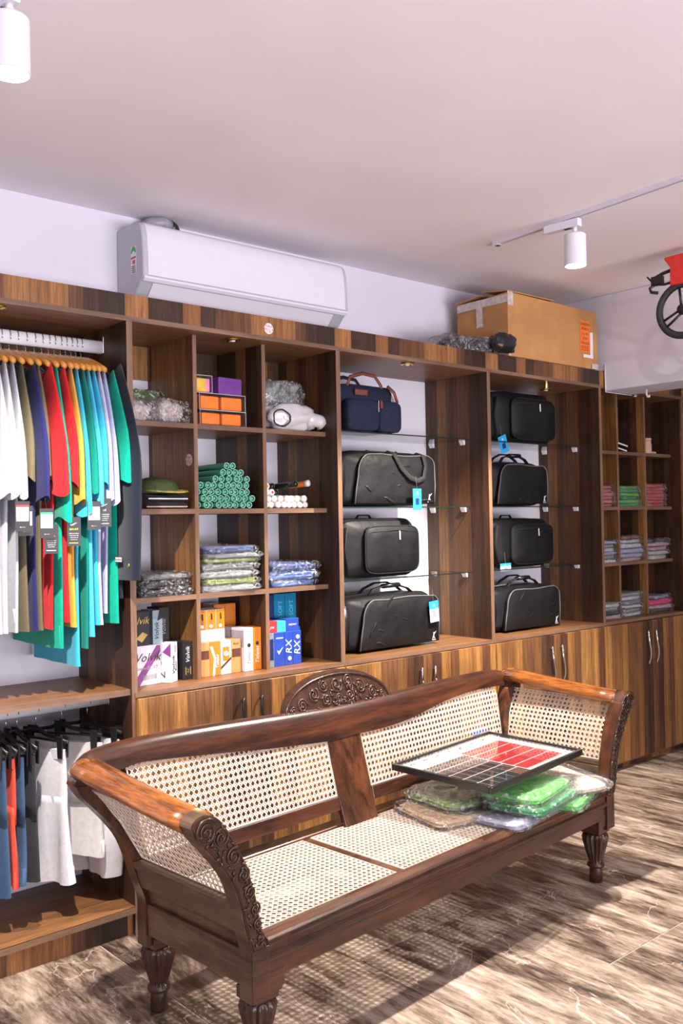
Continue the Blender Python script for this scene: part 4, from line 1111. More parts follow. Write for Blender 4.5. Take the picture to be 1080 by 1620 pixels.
# print: white header at the far-left edge, charcoal rows on the left, red rows on the right
for r_ in range(5):
    MB().box(-FW/2+.03+.0, -.02, -FD/2+.035+r_*.062, -FD/2+.035+r_*.062+.056, -.0100, -.0096).build('charcoal_row', M_CHAR, fb)
for r_ in range(5):
    MB().box(-.010, FW/2-.07, -FD/2+.055+r_*.062, -FD/2+.055+r_*.062+.056, -.0100, -.0096).build('red_row', M_REDB, fb)
for k in range(7):
    text(['SIZE', 'CHEST', 'WAIST', 'HIP', 'S M L', 'XL', 'UNIT'][k], .014, M_INK, fb, Matrix.Translation((-.27+k*.085, FD/2-.040, -.0094)))
for s in range(6): MB().box(-FW/2+.06+s*.05, -FW/2+.0615+s*.05, -FD/2+.035, -FD/2+.34, -.0096, -.0093).build('grid_line', M_PAPERW, fb)
MB().lathe([(.008, -.0098), (.008, -.0094)], 16, (.05, FD/2-.05, 0)).build('round_emblem', M_INK, fb)
MB().box(-FW/2+.014, FW/2-.014, -FD/2+.014, FD/2-.014, -.004, -.001).build('glass_pane', clear_pane('picture_glass', (.96, .97, .97), .9), fb)
t = thing('blue_card', 'small blue card sticking up between the board and the right arm cane', 'card', (3.17, -.385, .545), R(10))
MB(Matrix.Rotation(.5, 4, 'X')).box(-.07, .06, 0, .05, 0, .002).build('card', plain('blue_card', (.06, .12, .55), .4), t, bevel=.0006)
# ================================================================ goods in the near cubbyholes
Z1, Z2, Z3_, Z4_ = 1.9055, 1.5655, 1.2255, .8855
# --- second row, middle: tubes with green ends
M_TG = plain('mint_green_rubber', (.10, .44, .29), .45, var=.1); M_TGD = plain('deep_green_rubber', (.008, .05, .032), .7, var=.2); M_TGL = plain('pale_mint_rubber', (.38, .80, .62), .4, var=.05); M_TW = plain('white_rubber', (.78, .74, .70), .5, var=.05)
def tube_end(name, lab, x, z, y0, body, ring, core, L=.26, r=.0148, tiltz=0, group=None, proto=None, red=False):
    if proto is not None:
        return dup(proto, (x, y0, z), tiltz, lab)
    t = thing(name, lab, 'golf grip', (x, y0, z), tiltz)
    MB().lathe([(r*.70, .010), (r*.72, .001), (r*.80, 0), (r*.90, 0), (r*.93, .003), (r*.90, .02), (r*.75, L), (.001, L)], 18, axis='y').build('body', body, t, smooth=True, auto=50)
    MB().lathe([(r*.72, .006), (r*.50, .012), (.001, .012)], 14, axis='y').build('hollow_end', ring, t, smooth=True)
    MB().lathe([(r*.20, .004), (r*.42, .003), (r*.42, .012)], 12, axis='y').build('core', core, t, smooth=True, auto=40)
    if ring is M_TGD: MB().tube([(r*.82*math.cos(2*PI*k/16), -.0005, r*.82*math.sin(2*PI*k/16)) for k in range(17)], .0016, 5, caps=False).build('end_ring', M_TGL, t, smooth=True)
    return t
rowsG = [(9, 0), (9, .002), (8, .012), (9, .002), (6, .10), (5, .12), (2, .13)]
proto = None; r_ = .0148
def pile(xl, xr, z, counts, mk, step, skew=0):
    zz = z+r_
    for ri, (n, startx) in enumerate(counts):
        for k in range(n): mk(ri, k, n, xl+r_+startx+k*step, zz)
        zz += step*.86+.0008
W9 = ['first', 'second', 'third', 'fourth', 'fifth', 'sixth', 'seventh', 'eighth', 'ninth', 'tenth']
def mkg(ri, k, n, x, z):
    global proto
    random.seed(ri*31+k)
    lab = 'green ended golf grip, %s from left in the %s row from below' % (W9[k], W9[ri])
    o = tube_end('golf_grip', lab, x, z, .115+random.uniform(-.012, .012), M_TG, M_TGD, M_TG, proto=proto)
    o['group'] = 'green ended golf grips in the middle cubbyhole'
    if proto is None: proto = o
pile(2.012, 2.31, Z2+.0005, [(9, 0), (9, .0155), (9, 0), (8, .0155), (6, .088), (4, .120), (2, .135)], mkg, .0305)
# white ones
protoW = None
M_ORG = plain('orange_rubber', (.80, .22, .03), .5); 
def mkw(ri, k, n, x, z):
    global protoW
    random.seed(ri*17+k+5)
    special = {(2, 1): M_RED, (3, 0): M_ORG}.get((ri, k))
    lab = 'white ended golf grip, %s from left in the %s row from below' % (W9[k], W9[ri])
    if (ri, k) in ((2, 2), (3, 1)): 
        lab = lab.replace('white', 'black')
        t = tube_end('golf_grip', lab, x, z, .13, M_BLACKP, M_BLACKP, M_BLACKP); t['group'] = 'white ended golf grips in the right cubbyhole'; return
    t = thing('golf_grip', lab.replace('white ended', 'red dotted white ended') if special is M_RED else lab, 'golf grip', (x, .115+random.uniform(-.01, .012), z)) if (protoW is None or special) else dup(protoW, (x, .115+random.uniform(-.01, .012), z), 0, lab)
    t['group'] = 'white ended golf grips in the right cubbyhole'
    if protoW is None or special:
        r = .0148
        MB().lathe([(.001, -.001), (r*.5, -.001), (r*.93, .001), (r, .005), (r*.97, .02), (r*.80, .24), (.001, .24)], 18, axis='y').build('body', M_TW, t, smooth=True, auto=60)
        MB().lathe([(.001, -.0022), (r*.4, -.0022), (r*.4, -.0005)], 12, axis='y').build('cap_dot', special or M_TW, t)
        if protoW is None and not special: protoW = t
pile(2.352, 2.64, Z2+.0005, [(8, 0), (7, .020), (3, .0), (2, .012)], mkw, .0305)
t = tube_end('golf_grip', 'orange golf grip with white cap lying across the white ended ones', 2.603, Z2+.112, .120, M_ORG, M_TW, M_TW, L=.10)
t.rotation_euler = (-.10, 0, .30)
MB().lathe([(.001, -.003), (.0135, -.002), (.0145, .004), (.0145, .018)], 16, axis='y').build('white_cap', M_TW, t, smooth=True)
for k, (x, z) in enumerate(((2.50, .098), (2.545, .108))):
    tt = tube_end('golf_grip', ['black golf grip lying behind the red dotted one', 'second black golf grip lying below the orange one'][k], x, Z2+z, .14, M_BLACKP, M_BLACKP, M_BLACKP, L=.2); tt.rotation_euler = (0, 0, .3-.5*k)

def blob(name, lab, cat, loc, size, mat, seed, n=26, amp=.16, sq=.8, parts=None, rz=0, s=2.2, group=None):
    """soft crumpled bundle resting on its base"""
    t = thing(name, lab, cat, loc, rz, group)
    m = MB(); rings = []
    for i in range(15):
        ph = -PI/2+PI*i/14; ring = []
        for j in range(n):
            a = 2*PI*j/n
            cx = math.copysign(abs(math.cos(a))**sq, math.cos(a))*math.cos(ph)**.7 if abs(ph) < PI/2-1e-6 else 0
            cy = math.copysign(abs(math.sin(a))**sq, math.sin(a))*math.cos(ph)**.7 if abs(ph) < PI/2-1e-6 else 0
            z = math.sin(ph)
            k = 1+amp*nz(cx, cy, z, s, seed)+amp*.6*abs(nz(cx, cy, z, s*2.6, seed+3))
            ring.append((cx*size[0]/2*k, cy*size[1]/2*k, max(.0004, size[2]/2*(1+z*k))))
        rings.append(ring)
    m.loft(rings).build(parts or 'bundle', mat, t, smooth=True)
    return t
M_NETW = plain('white_cotton_net', (.66, .56, .54), .9, var=.25, scale=90, bump=.8, bscale=90)
M_NETG = plain('green_net', (.10, .18, .05), .8, var=.5, scale=70, bump=.7, bscale=90)
M_POLY = plain('milky_polythene', (.62, .58, .60), .25, var=.1, scale=12, bump=.9, bscale=26, coat=.6)
M_BIN = plain('black_polythene', (.015, .015, .018), .22, var=.3, bump=.9, bscale=30, coat=.3)
def film_over(t, w, d, h, seed, puff=.010):
    bagmesh(w, d, h, seed, puff).build('clear_bag', M_FILM, t, smooth=True)
a = blob('netted_bundle', 'white netted bundle at the left of the top left cubbyhole', 'bundle', (1.76, .15, Z1), (.115, .12, .075), M_NETW, 1, amp=.25); film_over(a, .12, .12, .07, 3)
a = blob('netted_bundle', 'white netted bundle at the right of the top left cubbyhole', 'bundle', (1.895, .14, Z1), (.13, .12, .085), M_NETW, 2, amp=.22, rz=.2); film_over(a, .13, .12, .08, 6)
a = blob('green_bundle', 'green bagged bundle behind the white netted ones', 'bundle', (1.83, .27, Z1), (.20, .11, .14), M_NETG, 4, amp=.3); film_over(a, .2, .11, .13, 9)
# clear cases with orange blocks
M_ORB = plain('bright_orange_foam', (1.0, .22, .0), .5, var=.1, bump=.15); M_PUR = plain('purple_card', (.16, .04, .26), .5, var=.15); M_YLW = plain('yellow_card', (.80, .55, .05), .5); M_PNK = plain('pink_note', (.85, .25, .50), .5)
M_CASE = clear_pane('clear_acrylic', (.985, .97, .96), .0)
def case(x, z, w, h, d, lab, blocks, y=.10):
    t = thing('clear_case', lab, 'box', (x, y, z))
    c = MB()
    c.box(0, w, 0, d, 0, .002).box(0, w, 0, d, h-.002, h).box(0, .002, 0, d, .002, h-.002).box(w-.002, w, 0, d, .002, h-.002).box(.002, w-.002, 0, .0015, .002, h-.002)
    c.build('case', M_CASE, t)
    MB().tube([(0, 0, h), (w, 0, h)], .0012, 4).tube([(0, 0, 0), (w, 0, 0)], .0012, 4).tube([(0, 0, 0), (0, 0, h)], .0012, 4).tube([(w, 0, 0), (w, 0, h)], .0012, 4).build('edge', M_POLY, t)
    for a, b, m in blocks:
        MB().box(a, b, .006, d*.8, .004, h-.010).build('block', m, t, bevel=.006, smooth=False)
    return t
case(2.030, Z1, .225, .062, .17, 'lower clear case with two orange blocks', [(.012, .100, M_ORB), (.110, .205, M_ORB)])
case(2.028, Z1+.0625, .225, .068, .17, 'upper clear case with two orange blocks', [(.010, .098, M_ORB), (.110, .212, M_ORB)])
case(2.012, Z1+.131, .078, .070, .12, 'small clear case with yellow and pink card on the orange ones', [(.006, .055, M_YLW), (.050, .072, M_PNK)])
t = thing('purple_box', 'purple box standing on the right of the orange cases', 'box', (2.135, .12, Z1+.131), .1)
MB().box(0, .125, 0, .12, 0, .075).build('carton', M_PUR, t, bevel=.004); MB().box(-.002, .127, -.002, .122, .058, .060).build('lid_edge', M_PUR, t)
# white plastic bundles
a = blob('plastic_bundle', 'milky plastic wrapped bundle with dark ring in the top right cubbyhole', 'bundle', (2.52, .15, Z1), (.27, .14, .115), M_POLY, 5, n=36, amp=.32, s=1.7)
MB().tube([(-.095+.045*math.cos(2*PI*k/28), -.076-.004*math.sin(k), .048+.036*math.sin(2*PI*k/28)) for k in range(29)], .0035, 6, caps=False).build('dark_ring', M_BLACKP, a, smooth=True)
MB().tube([(.07, -.03, .05), (.10, -.04, .055), (.14, -.04, .05), (.155, -.04, .042)], [.045, .032, .030, .036], 14).build('twisted_end', M_POLY, a, smooth=True)
a = blob('plastic_bundle', 'grey net and film bundle on top of the milky one', 'bundle', (2.475, .20, Z1+.105), (.22, .14, .12), plain('grey_net_in_film', (.22, .24, .23), .3, var=.6, scale=25, bump=.9, bscale=40, coat=.5), 7, n=36, amp=.42); film_over(a, .2, .13, .10, 2, .014)
a = blob('black_pouch', 'black pouch behind the plastic bundles', 'pouch', (2.60, .32, Z1), (.12, .12, .15), M_BIN, 8)
# second row left: cap and flat dark items
M_CAPG = plain('olive_and_yellow_fabric', (.045, .065, .018), .7, var=.5, scale=14, bump=.3)
t = thing('peaked_hat', 'dark green hat with yellowish brim on the dark folded items', 'hat', (1.86, .17, Z2+.062))
m = MB(); rings = []
for i in range(8):
    q = i/7; ring = []
    for j in range(28):
        a = 2*PI*j/28; k = math.cos(q*PI/2)**.6 if q < 1 else .02
        ring.append((.098*k*math.cos(a), .085*k*math.sin(a), .062*math.sin(q*PI/2)*(1+.15*nz(math.cos(a), math.sin(a), q, 2, 3))))
    rings.append(ring)
m.loft(rings).build('crown', M_CAPG, t, smooth=True)
m = MB(); m.loft([[(.02+.088*math.cos(a)*k2, -.03-.085*abs(math.sin(a))*k2, .006+.010*math.cos(a)**2+dz) for a in [PI+PI*j/16 for j in range(17)]] for k2, dz in ((.9, 0), (1.12, -.004), (1.12, -.008), (.9, -.004))]); m.build('brim', plain('yellow_olive_brim', (.35, .30, .08), .6, var=.5, scale=20), t, smooth=True)
for k, (c, lab) in enumerate(((G_BLK, 'lower dark folded item with buff edge under the green hat'), (G_BLK, 'upper dark folded item with white edge under the green hat'))):
    p = pack('folded_garment', (1.865, .18, Z2+.031*k), .20, .20, .030, c, lab, .05*k, None, 2+k, 1, False)
    MB().box(-.095, .085, -.1035, -.099, .006, .0105).build('pale_edge', G_BEIGE if k == 0 else M_PAPERW, p)
# black sack behind the green ended grips
t = thing('black_sack', 'dark net sack leaning in the corner behind the green ended golf grips', 'sack', (2.07, .33, Z2))
m = MB(); m.tube([(-.03, .06, .20), (0, .02, .13), (.05, 0, .06), (.09, -.01, .03)], [.012, .035, .055, .05], 18); m.build('sack', plain('dark_net', (.05, .045, .042), .7, var=.7, scale=60, bump=.8, bscale=80), t, smooth=True)

# --- lowest row: golf ball cartons with their print
def carton(name, lab, x, y, z, w, d, h, mat, rz=0, prints=(), side=(), cat='box', bands=()):
    t = thing(name, lab, cat, (x, y, z), rz)
    MB().box(0, w, 0, d, 0, h).build('carton', mat, t, bevel=.0008, seg=1)
    def FM(u, v, rot=0, face='f'):
        if face == 'f': return Matrix.Translation((u, -.0012, v)) @ Matrix.Rotation(PI/2, 4, 'X') @ Matrix.Rotation(rot, 4, 'Z')
        return Matrix.Translation((-.0012, d-u, v)) @ Matrix.Rotation(-PI/2, 4, 'Z') @ Matrix.Rotation(PI/2, 4, 'X') @ Matrix.Rotation(rot, 4, 'Z')
    for face, pts, m in bands:
        MB(FM(0, 0, 0, face) @ Matrix.Translation((0, 0, -.0009))).prism(pts, 'z', 0, .0004).build('print_band', m, t)
    for face, body, u, v, size, m, rot, sh in prints:
        text(body, size, m, t, FM(u, v, rot, face), shear=sh)
    return t
M_BLKC = plain('black_card', (.018, .018, .020), .35, var=.1, coat=.2); M_WHC = plain('white_card', (.60, .57, .64), .4, var=.02, coat=.2); M_GOLD = plain('gold_print', (.50, .33, .10), .35, .3); M_PURP = plain('violet_print', (.20, .05, .20), .4); M_GRYC = plain('grey_print', (.30, .29, .33), .4)
M_ORC = plain('orange_card', (.66, .19, .015), .35, var=.08, coat=.3); M_BRC = plain('brown_print', (.10, .035, .02), .4); M_BLC = plain('royal_blue_card', (.02, .06, .38), .35, coat=.3); M_TLC = plain('teal_blue_card', (.0, .20, .38), .35, coat=.3); M_TLL = plain('pale_teal_print', (.15, .55, .70), .4); M_CYC = plain('cyan_card', (.05, .45, .75), .35, coat=.3); M_RDC = plain('red_card', (.75, .04, .05), .35, coat=.3); M_DNC = plain('dark_navy_card', (.012, .03, .14), .35, coat=.3); M_SILV = plain('silver_blue_card', (.30, .38, .45), .3, .3, coat=.3)
carton('golf_ball_carton', 'white carton with violet diagonal at the left of the lowest row', 1.692, .112, Z4_, .150, .11, .152, M_WHC, .03,
       [('f', 'Volvik', .090, .106, .046, M_INK, 0, .35), ('f', 'PowerSOFT', .086, .066, .020, M_GRYC, 0, .2)], bands=[('f', [(.02, .0), (.055, .0), (.148, .125), (.148, .15), (.132, .15)], M_PURP), ('f', [(.07, .02), (.13, .022), (.13, .042), (.07, .038)], M_GRYC)])
carton('golf_ball_carton', 'white carton standing corner-forward beside the violet one', 1.868, .085, Z4_, .060, .12, .155, M_WHC, .60,
       [('f', 'Volvik', .024, .066, .030, M_INK, PI/2, .3), ('f', 'Bolist', .045, .060, .017, M_INK, PI/2, .3), ('s', 'SdS', .055, .118, .030, M_INK, 0, 0), ('s', 'NO7', .060, .034, .036, M_INK, PI, 0), ('s', 'ART 3', .058, .076, .020, M_GRYC, 0, 0)], bands=[('f', [(.035, .115), (.050, .115), (.050, .142), (.035, .142)], M_GRYC), ('s', [(.085, .12), (.12, .155), (.12, .10)], M_PURP)])
carton('golf_ball_carton', 'black carton with vertical white name right of the corner-forward one', 1.938, .112, Z4_, .048, .12, .150, M_BLKC, .05,
       [('f', 'Volvik', .024, .098, .026, M_PAPERW, PI/2, .3), ('f', '2', .024, .035, .022, M_GOLD, 0, 0)], bands=[('f', [(.012, .022), (.016, .018), (.016, .05), (.012, .05)], M_GOLD), ('f', [(.034, .022), (.038, .018), (.038, .05), (.034, .05)], M_GOLD)])
zt = Z4_+.1555
carton('golf_ball_carton', 'black carton with gold diamond on top of the white violet one', 1.690, .122, zt-.0025, .110, .09, .130, M_BLKC, .02,
       [('f', 'Volvik', .055, .095, .040, M_GOLD, 0, .35)], bands=[('f', [(.050, .028), (.078, .052), (.100, .040), (.075, .012)], M_GOLD)])
carton('golf_ball_carton', 'silver blue narrow carton between two black ones', 1.812, .122, zt-.0025, .044, .09, .132, M_SILV, .02,
       [('f', 'Volvik', .018, .050, .028, M_INK, PI/2, .35)], bands=[('f', [(.02, .09), (.044, .10), (.044, .132), (.030, .132)], M_BLKC)])
carton('golf_ball_carton', 'narrow black carton at the upper right of the left stack', 1.864, .165, zt, .046, .09, .134, M_BLKC, .02,
       [('f', 'Volvik', .022, .055, .026, M_GRYC, PI/2, .35)])
# middle cubbyhole: orange and white cartons
def ball(t, x, z, r=.011): MB().lathe([(.0001, -r*.5), (r*.6, -r*.4), (r*.9, -r*.2), (r, 0)], 16, axis='y', c=(x, -.0002, z)).build('ball_picture', M_PAPERW, t, smooth=True)
z0 = Z4_
M_LO = plain('pale_orange_card', (.60, .25, .09), .4, var=.1, coat=.2)
D_ = [('brown banded carton at the left of the orange lower row', .052, M_LO, [('f', [(.004, .07), (.048, .07), (.048, .105), (.004, .105)], M_BRC)], []),
      ('orange carton with white swoosh in the orange lower row', .052, M_ORC, [('f', [(.0, .12), (.012, .12), (.030, .07), (.022, .0), (.012, .0), (.018, .07)], M_WHC)], [('f', 'Titleist', .036, .055, .020, M_PAPERW, PI/2, .3)]),
      ('white carton with orange ball picture in the orange lower row', .052, M_WHC, [('f', [(.010, .055), (.042, .055), (.042, .112), (.010, .112)], M_ORC), ('f', [(.0, .02), (.052, .060), (.052, .070), (.0, .032)], M_BRC)], []),
      ('brown banded carton at the right of the orange lower row', .050, M_LO, [('f', [(.004, .065), (.046, .065), (.046, .1), (.004, .1)], M_BRC)], [('f', 'ProV', .025, .120, .014, M_INK, 0, 0)])]
xx = 2.012
for lab, w_, mt, bands, prints in D_:
    o = carton('golf_ball_carton', lab, xx, .110, z0, w_-.001, .12, .138, mt, 0, prints, bands=bands)
    if 'ball picture' in lab: ball(o, .026, .083, .012)
    xx += w_
for k in range(3):
    o = carton('golf_ball_carton', ['left', 'middle', 'right'][k]+' of three orange cartons with white foot on the brown banded ones', 2.012+k*.044, .118, z0+.1385, .043, .10, .130, M_WHC, 0,
               bands=[('f', [(.001, .05), (.042, .05), (.042, .129), (.001, .129)], M_ORC), ('f', [(.012, .060), (.030, .060), (.026, .115), (.016, .115)], M_BRC)])
    ball(o, .0215, .062, .008)
o = carton('golf_ball_carton', 'tall white carton with vertical name, turned beside the orange ones', 2.226, .098, z0, .048, .13, .180, M_WHC, .10,
           [('f', 'Titleist', .026, .062, .026, M_GRYC, PI/2, .3)], bands=[('s', [(.04, .11), (.125, .10), (.125, .17), (.04, .17)], M_GRYC)])
MB().lathe([(.0001, 0), (.009, 0), (.009, .0005)], 16, axis='y', c=(.025, -.001, .108)).build('round_emblem', M_INK, o)
o = carton('golf_ball_carton', 'orange carton with vertical name at the right end of its cubbyhole', 2.278, .110, z0, .043, .12, .178, M_ORC, .0,
           [('f', 'Titleist', .022, .062, .026, M_PAPERW, PI/2, .3)])
MB().lathe([(.0001, 0), (.008, 0), (.008, .0005)], 16, axis='y', c=(.022, -.001, .112)).build('round_emblem', M_INK, o)
for k in range(2):
    o = carton('golf_ball_carton', ['left', 'right'][k]+' of two plain orange cartons at the back of the middle cubbyhole', 2.195+k*.056, .275, z0, .055, .09, .272, M_ORC, 0)
    MB().lathe([(.0001, 0), (.007, 0), (.007, .0005)], 14, axis='y', c=(.027, -.001, .10)).build('round_emblem', M_INK, o)
# right cubbyhole: blue cartons
x0_ = 2.352
cs_ = [(.036, M_SILV, 'silver and dark narrow carton at the left of the blue row', [('f', [(.004, .03), (.032, .03), (.032, .12), (.004, .12)], M_DNC)], []),
       (.056, M_BLC, 'royal blue carton with white tick mark', [('f', [(.014, .070), (.024, .050), (.048, .082), (.024, .064)], M_PAPERW)], [('f', 'mizuno', .028, .122, .013, M_PAPERW, 0, .2)]),
       (.046, M_BLC, 'blue carton with bold white R letter, left one', [], [('f', 'RX', .023, .078, .046, M_PAPERW, PI/2, .2)]),
       (.046, M_BLC, 'blue carton with bold white R letter, right one', [], [('f', 'RX', .023, .070, .046, M_PAPERW, PI/2, .2)])]
xx = x0_
for w_, mt, lab, bands, prints in cs_:
    o = carton('golf_ball_carton', lab, xx, .108, Z4_, w_-.001, .10, .145, mt, 0, prints, bands=bands)
    if 'R letter' in lab: ball(o, .026, .028 if 'left' in lab else .118, .010)
    xx += w_
carton('golf_ball_carton', 'small red carton lying on the blue row', 2.352, .112, Z4_+.1455, .056, .09, .050, M_RDC, 0, [('f', 'JPX', .028, .022, .014, M_PAPERW, 0, .2)])
carton('golf_ball_carton', 'small cyan carton right of the small red one', 2.409, .112, Z4_+.1455, .046, .09, .048, M_CYC, 0)
carton('golf_ball_carton', 'small royal blue carton at the right end of the small ones', 2.456, .112, Z4_+.1455, .070, .09, .054, M_BLC, 0, [('f', 'MIZUNO', .035, .028, .011, M_PAPERW, 0, .2)])
carton('golf_ball_carton', 'teal carton lettered SOFT standing low at the right back', 2.515, .212, Z4_, .098, .10, .150, M_TLC, 0, [('f', 'SOFT', .070, .090, .030, M_TLL, PI/2, 0)])
carton('golf_ball_carton', 'left teal carton lettered SOFT in the upper back', 2.468, .212, Z4_+.1515, .060, .10, .150, M_TLC, 0, [('f', 'SOFT', .034, .085, .030, M_TLL, PI/2, 0)])
carton('golf_ball_carton', 'right teal carton lettered SOFT in the upper back', 2.530, .212, Z4_+.1515, .062, .10, .150, M_TLC, 0, [('f', 'SOFT', .034, .085, .030, M_TLL, PI/2, 0)])
carton('golf_ball_carton', 'dark navy wide carton in the upper back of the blue goods', 2.350, .212, Z4_+.1515, .116, .10, .148, M_DNC, 0)
carton('golf_ball_carton', 'royal blue wide carton under the dark navy one', 2.350, .212, Z4_, .160, .10, .150, M_BLC, 0)

# ================================================================ bags
M_BAG = plain('black_polyester', (.0075, .0075, .009), .55, var=.35, scale=14, bump=.9, bscale=22, spec=.28)
M_BAG2 = plain('black_crinkled_nylon', (.010, .010, .012), .33, var=.3, scale=16, bump=.6, bscale=36, spec=.6)
M_PIPE = plain('grey_piping', (.13, .13, .13), .4, var=.1); M_STRAP = plain('black_webbing', (.007, .007, .008), .7, bump=.5, bscale=400)
M_NAVYB = plain('navy_canvas', (.009, .016, .045), .85, var=.2, scale=40, bump=.4, bscale=400); M_LEATH = plain('red_brown_leather', (.17, .045, .025), .5, var=.2)
M_TAGB = plain('sky_blue_card', (.03, .35, .70), .35, var=.05)
def slab(w, d, h, r=.3, seed=0, amp=.03, rnd=.05, n=44, ex=None):
    """rounded upright slab: outline in XZ (superellipse), thickness along Y, base on z=0, front at y=0"""
    m = MB(); rings = []
    K = 12
    for i in range(K+1):
        q = i/K; y = d*q
        e = min(q, 1-q)*d; k = 1-(rnd/min(w, h))*2*(1-math.sqrt(max(0, 1-(1-min(1, e/rnd))**2)))
        ring = []
        for j in range(n):
            a = 2*PI*j/n; c, s = math.cos(a), math.sin(a)
            x = math.copysign(abs(c)**r, c)*w/2; z = math.copysign(abs(s)**r, s)*h/2
            f = 1+amp*nz(c, s, q*2, 2.0, seed)
            zz = h/2+z*k*(f if z > 0 else 1)
            ring.append((x*k*f, y, max(.0008, zz)))
        rings.append(ring)
    # slightly domed end faces
    m.loft([[((p[0])*.5, p[1]-.006, h/2+(p[2]-h/2)*.5) for p in rings[0]]]+[[(p[0]*.85, p[1]-.004, h/2+(p[2]-h/2)*.85) for p in rings[0]]]+rings)
    return m
def outline(w, h, r, n=44, cx=0, cz=None, y=0):
    cz = h/2 if cz is None else cz
    return [(cx+math.copysign(abs(math.cos(2*PI*j/n))**r, math.cos(2*PI*j/n))*w/2, y, cz+math.copysign(abs(math.sin(2*PI*j/n))**r, math.sin(2*PI*j/n))*h/2) for j in range(n+1)]
def golfer(M, t, s=1.0):
    m = MB(M)
    m.prism([(-.004*s, .010*s), (.000, .013*s), (.003*s, .010*s), (.000, .007*s)], 'z', 0, .0004)
    m.prism([(-.003*s, .007*s), (.002*s, .006*s), (.001*s, -.002*s), (.006*s, -.012*s), (.003*s, -.012*s), (-.001*s, -.004*s), (-.006*s, -.012*s), (-.009*s, -.012*s), (-.004*s, -.002*s)], 'z', 0, .0004)
    m.prism([(.000, .006*s), (.011*s, .016*s), (.012*s, .015*s), (.002*s, .004*s)], 'z', 0, .0004)
    m.box(-.011*s, .010*s, -.0165*s, -.0145*s, 0, .0004)
    m.build('white_emblem', M_PAPERW, t)
def hangcard(t, x, y, z, w, h, rot, white=.0, nm='tag_card'):
    M = Matrix.Translation((x, y, z)) @ Matrix.Rotation(rot, 4, 'Y')
    c = MB(M).box(-w/2, w/2, -.0015, 0, -h, 0).build(nm, M_TAGB, t)
    if white: MB(M).box(-w/2+.001, w/2-.001, -.0021, -.0016, -h+.001, -h*(1-white)).build('white_print', M_PAPERW, c)
    MB(M).box(-w*.2, w*.2, -.0026, -.0022, -h*.75, -h*.45).build('bag_picture', M_DNC if not white else M_GRYC, c)
    FMx = M @ Matrix.Translation((0, -.0026, -h*.22)) @ Matrix.Rotation(PI/2, 4, 'X')
    text('A', h*.22, M_PAPERW, c, FMx)
    MB().tube([(x, y-.001, z-.002), (x, y+.002, z+.03), (x, y+.006, z+.06)], .0008, 4).build('loop', M_PIPE, t)
